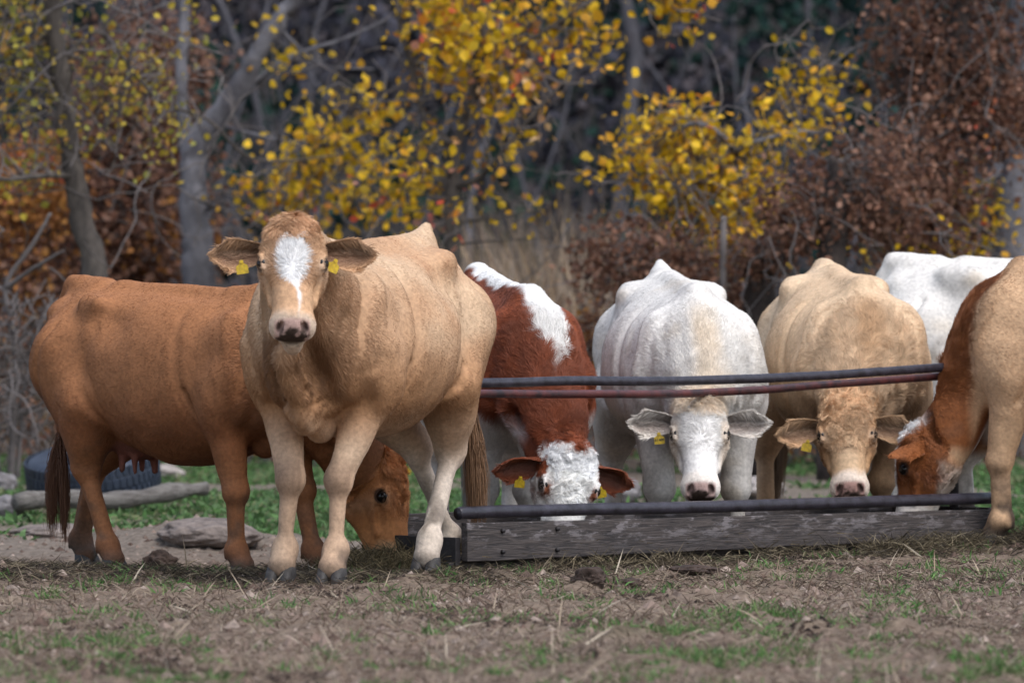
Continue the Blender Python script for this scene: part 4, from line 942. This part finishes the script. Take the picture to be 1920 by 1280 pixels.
    rad = hpnt - np.array([.245, 0, -.01]); rad[:, 2] *= .4
    facec = unit(rad) @ H.T
    front = sstep(.10, .03, hpnt[:, 0]) * sstep(-.12, -.05, hpnt[:, 2]) * whead
    poll_w = sstep(.185, .06, hpnt[:, 0] + .03 * fbm(V, .03, seed)) * sstep(.12, .08, np.abs(hpnt[:, 1])) * sstep(-.17, -.08, hpnt[:, 2]) * whead
    col = np.clip(col * (1 + .22 * poll_w + .10 * whead)[:, None], 0, .85)
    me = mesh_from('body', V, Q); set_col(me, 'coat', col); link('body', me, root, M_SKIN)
    comb = comb * (1 - whead)[:, None] + facec * whead[:, None]
    fall = unit(H[:, 0] + .0 * H[:, 2]); fan = np.outer(hpnt[:, 1] * 5, H[:, 1])
    comb = comb * (1 - poll_w)[:, None] + (fall + fan) * poll_w[:, None]
    chk = sstep(.34, .24, hpnt[:, 0]) * whead * (1 - poll_w)
    length = .017 * fur_len * (1 - legw) + .011 * legw + .010 * nk * fur_len + .028 * fur_len * nk * curly
    length = length * (1 - whead) + (.012 + .016 * chk) * whead
    under = sstep(-.3, -.8, Nn[:, 2]) * (1 - legw) * (1 - whead); length = length + .012 * under
    length = length * (1 - poll_w) + poll_len * poll_w
    bare = np.clip(pad + nostr * whead + mouth, 0, 1)
    if udder: bare = np.maximum(bare, sstep(.70, .64, V[:, 2]) * sstep(.16, .12, np.abs(V[:, 1])) * sstep(-.62, -.55, V[:, 0]) * sstep(-.2, -.28, V[:, 0]))
    eyeb = np.zeros(len(V))
    for s in (1, -1): eyeb = np.maximum(eyeb, sstep(.030, .022, np.linalg.norm((hpnt - [.213, s * .137, -.058]) * [.85, 1, 1], axis=1)))
    eyd = np.minimum(*[np.linalg.norm(hpnt - [.213, s * .132, -.056], axis=1) for s in (1, -1)]); length = length * (1 - whead * (1 - (.35 + .65 * sstep(.03, .085, eyd))))
    bare = np.maximum(bare, eyeb * whead); bare = np.maximum(bare, sstep(.05, .03, V[:, 2]))
    lift = .17 + .10 * nk + .16 * chk + .22 * poll_w + .1 * under
    cur = curly * (chk * .8 + poll_w + .22 * nk) + .02 + .16 * poll_w
    dens = (36000 + 24000 * whead + 14000 * poll_w + 8000 * nk) * (1 - bare) * FUR
    nh = make_fur(rng, V, Q, Nn, col, length, comb, lift, cur, dens, .0008, root, view)
    # tail switch
    ns = 1400; p0 = np.asarray(tp[-2], float); p1 = np.asarray(tp[-1], float); t = rng.random(ns)[:, None]
    base = p0 + (p1 - p0) * (.3 + .7 * t) + rng.normal(0, .008, (ns, 3)); m = 7; pts = np.zeros((ns, m, 3), np.float32)
    dirn = unit(p1 - p0) * .5 + np.array([0, 0, -.7]); out = rng.normal(0, .10, (ns, 3)); ln = .30 * (.6 + .6 * rng.random(ns))[:, None]
    kink = np.floor(rng.random(ns) * 9); koff = rng.normal(0, .055, (9, 3))[kink.astype(int)]
    for j in range(m):
        f = j / (m - 1); pts[:, j] = base + dirn * ln * f + (out * .12 + koff * .8) * math.sin(f * 2.0) * .5 + rng.normal(0, .002, (ns, 3))
    cu = bpy.data.hair_curves.new('tail_switch'); cu.add_curves([m] * ns); cu.attributes['position'].data.foreach_set('vector', pts.ravel())
    ra = cu.attributes.get('radius') or cu.attributes.new('radius', 'FLOAT', 'POINT'); ra.data.foreach_set('value', np.tile(np.linspace(1, .3, m).astype(np.float32) * .0016, ns))
    ca = cu.attributes.new('coat', 'FLOAT_COLOR', 'CURVE'); cc = np.ones((ns, 4), np.float32)
    tc = paint(p1[None], np.array([[9., 9, 9]]), np.array([[0., 0, 1]]), np.zeros(1), np.zeros(1), np.zeros(1))[0]
    cc[:, :3] = tc * .45 * (.7 + .6 * rng.random((ns, 1))) + np.array([.012, .009, .007]); ca.data.foreach_set('color', cc.ravel())
    link('tail_switch', cu, root, M_FUR)
    # ---- eyes
    for s in (1, -1):
        e = link('eye', eye_mesh(), root); e.location = hl((.213, s * .1165, -.060)); e.scale = (hs * 1.10,) * 3
    # lashes
    nl = 26; pts = np.zeros((nl * 2, 4, 3), np.float32)
    for si, s in enumerate((1, -1)):
        u = rng.random(nl); b = np.stack([.190 + .05 * u, s * (.124 - .010 * u + rng.normal(0, .002, nl)), -.038 + rng.normal(0, .002, nl)], 1)
        d = np.stack([.2 + .5 * (u - .5), np.full(nl, s * .9), -.35 + rng.normal(0, .2, nl)], 1); d = unit(d)
        for j in range(4):
            f = j / 3; q = b + d * .022 * f + np.array([.010, 0, -.004]) * f * f; pts[si * nl:(si + 1) * nl, j] = O + (q * hs) @ H.T
    cu = bpy.data.hair_curves.new('eyelashes'); cu.add_curves([4] * (2 * nl)); cu.attributes['position'].data.foreach_set('vector', pts.ravel())
    ra = cu.attributes.get('radius') or cu.attributes.new('radius', 'FLOAT', 'POINT'); ra.data.foreach_set('value', np.tile(np.array([1, .9, .7, .2], np.float32) * .0005, 2 * nl))
    lc = paint(hl((.22, .12, -.05))[None], np.array([[.22, .12, -.05]]), np.array([[0., 0, 1]]), np.ones(1), np.zeros(1), np.zeros(1))[0]
    ca = cu.attributes.new('coat', 'FLOAT_COLOR', 'CURVE'); cc = np.ones((2 * nl, 4), np.float32); cc[:, :3] = np.minimum(lc * lash, .8); ca.data.foreach_set('color', cc.ravel())
    link('eyelashes', cu, root, M_FUR)
    # ---- ears
    for s in (1, -1):
        droop, turn = (ear[0], ear[1]) if not isinstance(ear[0], (tuple, list)) else ear[0 if s == 1 else 1]
        Ve, Qe, fr = ear_mesh(.240 * hs, .134 * hs, .036 * hs)
        ex = unit(np.array([.10 + math.sin(droop), s * math.cos(droop), -.10 + math.sin(turn)]))     # outward, in head axes
        ez = np.array([ear_open[0], 0, ear_open[1]]); ez = unit(ez - (ez @ ex) * ex); ey = np.cross(ez, ex) if s == 1 else np.cross(ex, ez)
        if s == 1: Em = np.stack([ex, np.cross(ez, ex), ez], 1)
        else: Em = np.stack([ex, np.cross(ez, ex), ez], 1)
        Em = np.stack([ex, -ey if (ey[0] > 0) else ey, ez], 1)      # ear's "up" points to the poll
        if np.linalg.det(Em) < 0: Qe = Qe[:, ::-1]
        rootp = np.array([.125, s * .088, -.135])
        Hp = rootp * hs + Ve @ Em.T
        Vw = O + Hp @ H.T; Ne = vnormals(Vw, Qe)
        ce = paint(Vw, np.tile([.13, s * .12, -.1], (len(Vw), 1)), Ne, np.ones(len(Vw)), np.zeros(len(Vw)), np.zeros(len(Vw)))
        ue = Ve[:, 0] / (.235 * hs); ve = Ve[:, 1] / (.067 * hs)
        inner = fr * sstep(1.0, .45, np.abs(ve)) * sstep(1.0, .75, ue)
        up_in = inner * sstep(-.25, .35, ve); lo_in = inner * (1 - sstep(-.25, .35, ve))
        ce = ce * (1 - .62 * up_in[:, None]) + np.array([.05, .028, .022]) * .62 * up_in[:, None]
        ce = ce * (1 - .35 * lo_in[:, None]) + np.array([.30, .17, .14]) * .35 * lo_in[:, None]
        rim = sstep(.70, 1.0, np.maximum(np.abs(ve), ue)); ce = ce * (1 + .25 * rim)[:, None]
        me = mesh_from('ear', Vw, Qe); set_col(me, 'coat', ce); eo = link('ear', me, root, M_SKIN)
        dirE = (H @ Em)[:, 0]; upE = (H @ Em)[:, 1]
        cbe = np.tile(dirE, (len(Vw), 1)) + fr[:, None] * upE * (-1.1 + .0 * ve[:, None]) * sstep(-.2, .5, ve)[:, None] + upE * (ve * .6)[:, None] * (1 - fr)[:, None]
        le = np.where(fr > .5, .024 + .034 * sstep(-.4, .5, ve), .022 + .012 * sstep(.6, 1, np.abs(ve))) * (.55 + .45 * sstep(1.0, .65, ue))
        make_fur(rng, Vw, Qe, Ne, np.clip(ce * np.where(fr > .5, .75 + .25 * np.abs(ve), 1.05)[:, None], 0, 1), le, cbe, np.where(fr > .5, .42, .2), np.full(len(Vw), .04), np.full(len(Vw), 52000 * FUR), .0013, eo, None, name='ear_hair')
        for tg in tags:
            if tg[0] == s:
                to = link('ear_tag', TAG_MESH, root); up_l = H @ Em[:, 1]
                pos = O + H @ (rootp * hs + Em @ (np.array([tg[1], tg[2], .012]) * hs))
                zc = unit((H @ Em[:, 2]) + view * 1.2); yv = np.array([0, 0, 1.0]) + (tg[3] * np.cross(zc, [0, 0, 1])); yv = unit(yv - (yv @ zc) * zc); xv = np.cross(yv, zc)
                to.matrix_local = Matrix([[*r, p] for r, p in zip(np.stack([xv, yv, zc], 1) * .80, pos)] + [[0, 0, 0, 1]])
                if tg[4]: text_curve(tg[4], .020, to, (0, -.044, .0035))
    # ---- hooves
    for (fx, fy) in list(feet_f) + list(feet_h):
        a = claw_mesh(1); b = claw_mesh(-1)
        V2 = np.concatenate([a[0], b[0]]); top_ring = []
        Q2 = np.concatenate([a[1], b[1] + len(a[0])])
        me = mesh_from('hoof', V2, Q2); ho = link('hoof', me, root, M_HOOF); ho.location = (fx + .042, fy, -.012); ho.scale = (.88, .86, .86)
    # ---- survey print
    pj = lambda p: (lambda W: (round(960 + W[0] * FPX / W[1]), round(HOR + (CAM_H - W[2]) * FPX / W[1])))(Rz @ (np.asarray(p) * S) + loc)
    print('COW', label[:38], 'faces', len(Q), 'hair', nh, 't', round(time.time() - T0, 1), 'tail', pj((-.88, 0, 1.42)), 'withers', pj((.42, 0, 1.35)), 'poll', pj(O),
          'eyeL', pj(hl((.21, .13, -.07))), 'eyeR', pj(hl((.21, -.13, -.07))), 'muz', pj(hl((.53, 0, -.09))), 'ffeet', [pj((x, y, 0)) for x, y in feet_f], 'hfeet', [pj((x, y, 0)) for x, y in feet_h], 'belly', pj((-.05, 0, .555)))
    COWS.append(root); return root

# ------------------------------------------------------------------ coats
def mixc(c, d, w): return c * (1 - w[:, None]) + np.asarray(d) * w[:, None]

def base_coat(P, c, seed, amt=.10):
    amt = amt * 1.7
    n = fbm(P, (.35, .25, .30), seed, 3); d_ = unit(np.array([-1.0, 0, -.45])); n2 = fbm(P - np.outer(P @ d_, d_) * .8, .045, seed + 40, 2)
    return np.tile(np.asarray(c, float), (len(P), 1)) * (1 + amt * n + amt * .6 * n2)[:, None]

def muzzle(P, hp, c, hw, pale, pink, seed, x0=.385):
    n = fbm(P, .05, seed + 70) * .03
    m = sstep(x0, x0 + .05, hp[:, 0] + n) * hw; c = mixc(c, pale, m)
    pad = sstep(.455, .475, hp[:, 0]) * sstep(.078, .064, np.abs(hp[:, 1])) * sstep(-.125, -.110, hp[:, 2]) * hw
    return mixc(c, pink, pad)

def paint_tan(P, hp, N, hw, lw, nk):
    c = base_coat(P, (.47, .285, .165), 1, .12)
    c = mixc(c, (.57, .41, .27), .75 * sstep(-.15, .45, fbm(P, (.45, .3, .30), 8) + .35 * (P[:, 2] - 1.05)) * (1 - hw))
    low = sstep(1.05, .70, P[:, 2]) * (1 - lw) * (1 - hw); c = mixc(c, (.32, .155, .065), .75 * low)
    c = mixc(c, (.60, .50, .41), .8 * lw * sstep(.56, .36, P[:, 2]) * sstep(.0, -.3, P[:, 0]) + .25 * lw)
    kn = lw * sstep(.12, .03, np.abs(P[:, 2] - .40)) * sstep(.2, .5, N[:, 0]) * sstep(.2, .4, P[:, 0]); c = mixc(c, (.16, .10, .065), .6 * kn)
    thr = sstep(.12, .02, np.abs(np.abs(P[:, 1]) - .11)) * sstep(1.05, .95, P[:, 2]) * sstep(.62, .8, P[:, 2]) * sstep(.55, .7, P[:, 0]) * (1 - hw); c = mixc(c, (.17, .08, .035), .75 * thr)
    st = sstep(.15, .5, fbm(P, (.20, .3, .10), 23)) * sstep(.3, .8, N[:, 2]) * sstep(.5, 0, P[:, 0]); c = mixc(c, (.33, .165, .085), .75 * st * (1 - hw))
    # face: pale lower face, white blaze between the eyes
    c = mixc(c, (.40, .235, .12), .35 * hw * sstep(.05, .10, np.abs(hp[:, 1])))
    e = fbm(P, .035, 12) * .016
    hwid = np.interp(hp[:, 0], [.095, .125, .17, .22, .25, .275, .31, .335], [.0, .032, .060, .060, .050, .046, .016, .0])
    off = np.interp(hp[:, 0], [.1, .28, .36], [0, .002, .028])
    bl = sstep(.010, -.006, np.abs(hp[:, 1] - off) - hwid * .88 + e) * sstep(-.10, -.06, hp[:, 2]) * hw * sstep(.09, .105, hp[:, 0])
    c = mixc(c, (.70, .69, .68), bl)
    er = np.exp(-((hp[:, 0] - .235) / .035) ** 2 - ((np.abs(hp[:, 1]) - .115) / .03) ** 2) * hw; c = mixc(c, (.55, .44, .35), .35 * er)
    return muzzle(P, hp, c, hw, (.50, .385, .29), (.42, .28, .24), 1, .415)

def paint_brown(P, hp, N, hw, lw, nk):
    c = base_coat(P, (.275, .118, .050), 5, .12)
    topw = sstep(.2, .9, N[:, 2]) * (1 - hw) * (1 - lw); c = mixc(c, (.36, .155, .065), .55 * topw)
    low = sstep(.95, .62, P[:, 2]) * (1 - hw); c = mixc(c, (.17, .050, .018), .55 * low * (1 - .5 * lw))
    c = mixc(c, (.27, .115, .048), .5 * lw * sstep(.5, .3, P[:, 2]) * sstep(0, -.3, P[:, 0]))
    th = sstep(.16, .03, np.linalg.norm((P - [-.80, -.2, .74]) * [1, .4, .7], axis=1)); c = mixc(c, (.05, .02, .012), .75 * th)
    hoofd = lw * sstep(.20, .06, P[:, 2]); c = mixc(c, (.09, .04, .025), .6 * hoofd)
    ud = .8 * sstep(.70, .62, P[:, 2]) * sstep(.16, .12, np.abs(P[:, 1])) * sstep(-.60, -.54, P[:, 0]) * sstep(-.22, -.28, P[:, 0]) * sstep(.44, .46, P[:, 2]); c = mixc(c, (.20, .072, .058), ud)
    c = mixc(c, (.43, .18, .065), .8 * hw)
    er = np.exp(-((hp[:, 0] - .225) / .035) ** 2 - ((np.abs(hp[:, 1]) - .115) / .03) ** 2) * hw; c = mixc(c, (.45, .27, .16), .6 * er)
    return muzzle(P, hp, c, hw, (.46, .27, .14), (.30, .16, .12), 2)

def paint_hereford(P, hp, N, hw, lw, nk):
    c = base_coat(P, (.200, .050, .018), 9, .14)
    n = fbm(P, .10, 33) * .05
    W = (.78, .76, .73)
    lw_ = np.interp(P[:, 0], [-.95, -.5, 0, .25, .45, .74, .84], [.05, .06, .062, .080, .095, .080, .0]); lc_ = np.interp(P[:, 0], [-1, .0, .35, .7], [0, .01, .045, .055])
    line = sstep(.012, -.012, np.abs(P[:, 1] - lc_ + n * .7) - lw_) * np.maximum(sstep(1.05, 1.12, P[:, 2] + n * .4), sstep(.2, .4, P[:, 0]) * sstep(.1, .4, N[:, 2] + N[:, 0] * .5))
    c = mixc(c, W, line * (1 - hw) * sstep(1.08, .98, P[:, 0] + .0) * (1 - sstep(.82, .90, P[:, 0])))
    leg = sstep(.80, .70, P[:, 2] + n * 1.4) * sstep(-1.2, -1.0, P[:, 0]) * (1 - hw) * sstep(.86, .76, P[:, 0]); c = mixc(c, (.70, .68, .66), leg)
    kn = lw * sstep(.12, .03, np.abs(P[:, 2] - .38)); c = mixc(c, (.26, .24, .20), .45 * kn)
    face = sstep(.02, .05, hp[:, 0] + fbm(P, .05, 5) * .02) * sstep(-.23, -.20, hp[:, 2] + fbm(P, .06, 6) * .03) * hw * sstep(.118, .108, np.abs(hp[:, 1]) - .03 * sstep(.15, .2, hp[:, 0]))
    c = mixc(c, W, face)
    er = np.exp(-((hp[:, 0] - .235) / .034) ** 2 - ((np.abs(hp[:, 1]) - .105) / .022) ** 2) * hw; c = mixc(c, (.16, .05, .022), np.clip(1.4 * er, 0, 1))
    return muzzle(P, hp, c, hw, W, (.5, .33, .3), 3)

def paint_white(P, hp, N, hw, lw, nk, warm=0.0):
    c = base_coat(P, (.66, .63, .59), 13, .07)
    cr = sstep(.10, .03, np.abs(P[:, 1] - .0)) * nk * sstep(.3, .8, N[:, 2]); c = mixc(c, (.62, .50, .36), .8 * cr)
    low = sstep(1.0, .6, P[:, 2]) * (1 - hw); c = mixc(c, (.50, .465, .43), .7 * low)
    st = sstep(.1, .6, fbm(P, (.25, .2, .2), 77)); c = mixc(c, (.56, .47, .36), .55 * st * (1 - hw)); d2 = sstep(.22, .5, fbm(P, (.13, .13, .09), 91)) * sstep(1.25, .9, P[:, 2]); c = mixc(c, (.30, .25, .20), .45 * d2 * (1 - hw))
    kn = lw * sstep(.12, .02, np.abs(P[:, 2] - .36)); c = mixc(c, (.20, .17, .14), .5 * kn * sstep(-.3, .5, fbm(P, .06, 3)))
    pw = sstep(.14, .08, hp[:, 0]) * hw; c = mixc(c, (.60, .47, .33), .75 * pw)
    sd = sstep(.075, .11, np.abs(hp[:, 1])) * hw * sstep(.1, .2, hp[:, 0]); c = mixc(c, (.50, .37, .25), .6 * sd)
    c = mixc(c, (.77, .75, .73), .8 * hw * sstep(.10, .05, np.abs(hp[:, 1])) * sstep(.12, .17, hp[:, 0]))
    return muzzle(P, hp, c, hw, (.70, .64, .58), (.44, .30, .27), 4)

def paint_cream(P, hp, N, hw, lw, nk):
    c = base_coat(P, (.62, .44, .28), 17, .10)
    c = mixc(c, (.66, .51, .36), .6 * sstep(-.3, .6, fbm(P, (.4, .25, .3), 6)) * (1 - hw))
    cr = sstep(.10, .03, np.abs(P[:, 1])) * nk * sstep(.2, .7, N[:, 2]); c = mixc(c, (.50, .29, .14), .8 * cr)
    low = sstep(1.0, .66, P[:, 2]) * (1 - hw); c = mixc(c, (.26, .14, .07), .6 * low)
    c = mixc(c, (.46, .27, .14), .55 * hw); sd = sstep(.07, .11, np.abs(hp[:, 1])) * hw * sstep(.12, .2, hp[:, 0]); c = mixc(c, (.32, .155, .06), .7 * sd)
    c = mixc(c, (.55, .39, .25), .6 * hw * sstep(.06, .03, np.abs(hp[:, 1])) * sstep(.22, .3, hp[:, 0]))
    er = np.exp(-((hp[:, 0] - .225) / .035) ** 2 - ((np.abs(hp[:, 1]) - .115) / .03) ** 2) * hw; c = mixc(c, (.60, .48, .37), .4 * er)
    return muzzle(P, hp, c, hw, (.66, .55, .46), (.34, .20, .17), 6)

def paint_right(P, hp, N, hw, lw, nk):
    c = base_coat(P, (.51, .325, .19), 19, .12)
    n = fbm(P, .12, 3) * .07
    br = sstep(.50, .58, P[:, 0] + n) * sstep(.42, .50, P[:, 2] + n * .5 + 2 * np.maximum(P[:, 0] - .72, 0)); br = br * np.maximum(sstep(.58, .66, P[:, 0]), sstep(.24, .18, np.abs(P[:, 1]))); br = np.maximum(br * (1 - lw * sstep(.58, .50, P[:, 0])), hw); c = mixc(c, (.215, .072, .022), np.clip(br, 0, 1))
    bk = sstep(.72, .66, P[:, 0]) * sstep(.70, .62, P[:, 2]) * sstep(.5, .62, P[:, 0]) * (1 - hw) * sstep(.16, .12, np.abs(P[:, 1])); c = mixc(c, (.70, .66, .62), bk)
    far = (P[:, 1] < 0) * lw * sstep(.30, .40, P[:, 0]) * sstep(.46, .40, P[:, 2]) * (1 - hw); c = mixc(c, (.62, .58, .54), far)
    md = lw * sstep(.36, .20, P[:, 2] + fbm(P, .07, 4) * .06) * sstep(-.2, .25, fbm(P, .10, 14) - .25 * (N[:, 0])); c = mixc(c, (.05, .036, .028), .9 * md)
    sh = lw * sstep(.13, .06, P[:, 2]); c = mixc(c, (.03, .022, .018), .9 * sh)
    pw = sstep(.09, .05, hp[:, 0]) * sstep(-.13, -.08, hp[:, 2]) * sstep(.08, .06, np.abs(hp[:, 1])) * hw; c = mixc(c, (.72, .70, .67), pw)
    fc = sstep(.055, .03, np.abs(hp[:, 1]) + fbm(P, .04, 2) * .02) * sstep(-.10, -.06, hp[:, 2]) * hw; c = mixc(c, (.74, .71, .68), fc)
    jw = sstep(-.20, -.235, hp[:, 2] + fbm(P, .05, 2) * .02) * hw * sstep(.14, .2, hp[:, 0]); c = mixc(c, (.5, .42, .35), .8 * jw)
    er = np.exp(-((hp[:, 0] - .24) / .03) ** 2 - ((np.abs(hp[:, 1]) - .11) / .03) ** 2) * hw; c = mixc(c, (.14, .05, .025), .6 * er)
    return muzzle(P, hp, c, hw, (.70, .64, .58), (.44, .30, .27), 7, .34)

def face_cam(pitch, yawd=0.0, roll=0.0):
    """nose and forehead axes of a head turned to the viewer: pitch below level, yaw to the viewer's right, roll clockwise"""
    p, y, r = R(pitch), R(yawd), R(roll)
    nose = np.array([math.sin(y) * math.cos(p), -math.cos(y) * math.cos(p), -math.sin(p)])
    up = np.array([math.sin(y) * math.sin(p), -math.cos(y) * math.sin(p), math.cos(p)])
    ax = np.array([0, -1.0, 0]); c, s = math.cos(r), math.sin(r)
    rot = lambda v: v * c + np.cross(ax, v) * s + ax * (ax @ v) * (1 - c)
    return rot(nose), rot(up)
STD = dict(knees=[(.44, .17), (.44, -.17)], feet_f=[(.45, .16), (.45, -.16)], hocks=[(-.84, .18), (-.84, -.18)], feet_h=[(-.80, .17), (-.80, -.17)])

# ---- the herd, each where it stands
import os
n_, u_ = face_cam(66, 1, 0)
cow('cow', 'tan cow with a white blaze standing with raised head in front of the herd', np.array([-.63, 28.06, 0.0]), (-.30, -.954), 1.0,
    at(549, 392, 26.95), n_, u_, paint_tan, knees=[at(638, 0, 27.52), at(546, 0, 27.60)], feet_f=[at(630, 0, 27.50), at(535, 0, 27.60)],
    hocks=[at(845, 0, 28.66), at(784, 0, 28.80)], feet_h=[at(806, 0, 28.45), at(843, 0, 29.0)],
    tailp=[(-.90, 0, 1.36), (-.99, .05, 1.22), (-1.03, .11, .95), (-1.02, .15, .74), (-1.0, .165, .56)], tags=[(1, .085, -.028, -.45, ''), (-1, .12, -.03, .15, '')],
    ear=(-.10, .0), curly=.12, seed=11, chin=.012, poll_len=.045, tailhead=.045, dew=1.6, folds=.010, bone=.97)
n_, u_ = np.array([.12, -.20, -.97]), np.array([.93, -.33, .15])
cow('cow', 'reddish brown cow seen side on at the left, grazing behind the tan cow', np.array([-1.372, 29.30, -.05]), (.707, -.707), .90,
    at(748, 842, 29.20), n_, u_, paint_brown, knees=[(.58, .15), (.46, -.17)], feet_f=[(.67, .15), (.47, -.16)], hocks=[(-.92, .17), (-.58, -.18)], feet_h=[(-1.0, .15), (-.46, -.15)],
    udder=True, ear=(.15, -.2), curly=.45, hs=1.1, seed=12, neck=.95, poll_len=.06, neck_sag=(.12, 0, .0), width=1.02, belly=.05, hip=.4, ribs=0.0, relief=.55, bone=1.1)
n_, u_ = face_cam(84, 16, -8)
cow('cow', 'red cow with curly white face and white back stripe eating from the trough', np.array([-.02, 30.60, -.09]), (.20, -.98), .94,
    at(1085, 824, 29.50), n_, u_, paint_hereford, knees=[at(985, 0, 30.3), at(906, 0, 30.35)], feet_f=[at(985, 0, 30.3), at(908, 0, 30.35)], hocks=STD['hocks'], feet_h=STD['feet_h'],
    tags=[(1, .10, -.05, .2, ''), (-1, .12, -.04, -.1, '')], bone=1.15, ear=((.0, -.1), (.06, -.05)), ear_open=(.7, .8), lash=.9, curly=.9, seed=13, width=.80, hs=1.05, pitch=R(3), tailhead=-.03, poll_len=.045, fur_len=1.25)
n_, u_ = face_cam(66, 0, 0)
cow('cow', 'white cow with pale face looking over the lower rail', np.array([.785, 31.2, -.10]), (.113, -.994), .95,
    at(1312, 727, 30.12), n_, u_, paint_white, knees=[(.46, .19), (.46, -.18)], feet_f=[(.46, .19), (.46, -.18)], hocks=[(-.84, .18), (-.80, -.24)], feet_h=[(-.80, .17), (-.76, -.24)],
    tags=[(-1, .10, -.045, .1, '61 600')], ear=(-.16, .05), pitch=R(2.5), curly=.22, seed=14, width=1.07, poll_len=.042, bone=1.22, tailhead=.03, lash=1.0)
n_, u_ = face_cam(64, -1, 2)
cow('cow', 'cream cow with curly forehead and dirty muzzle peering over the lower rail', np.array([1.575, 31.95, -.10]), (.10, -.995), .97,
    at(1585, 730, 31.0), n_, u_, paint_cream, knees=[(.46, .10), (.46, -.06)], feet_f=[(.46, .10), (.46, -.06)], hocks=[(-.84, .18), (-.74, -.30)], feet_h=[(-.80, .17), (-.70, -.30)],
    tailp=[(-.90, 0, 1.36), (-.98, -.02, 1.22), (-1.0, -.08, .95), (-.98, -.16, .75), (-.95, -.2, .58)],
    tags=[(-1, .10, -.05, -.2, '')], ear=(-.02, -.05), curly=.95, tailhead=-.015, seed=15, pitch=R(2.5), lash=1.3, width=1.06, poll_len=.055, bone=1.2)
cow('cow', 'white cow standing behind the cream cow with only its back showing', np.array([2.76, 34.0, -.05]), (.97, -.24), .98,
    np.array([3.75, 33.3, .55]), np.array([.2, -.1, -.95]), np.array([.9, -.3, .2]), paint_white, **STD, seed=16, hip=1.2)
n_, u_ = np.array([-.12, -.05, -1.0]), np.array([-.85, .30, .1])
cow('cow', 'tan cow with red brown curly neck cut off by the right edge', np.array([2.73, 30.86, .0]), (-.92, .39), .95,
    at(1695, 797, 31.05), n_, u_, paint_right, knees=[at(1880, 0, 30.86), at(1808, 0, 31.35)], feet_f=[at(1878, 0, 30.88), at(1808, 0, 31.4)], hocks=STD['hocks'], feet_h=STD['feet_h'],
    tags=[(1, .075, .02, .5, '')], ear=((.05, .6), (0, 0)), ear_open=(1.0, .1), neck=.9, bone=1.25, curly=.55, seed=17, poll_len=.05, fur_len=1.2)
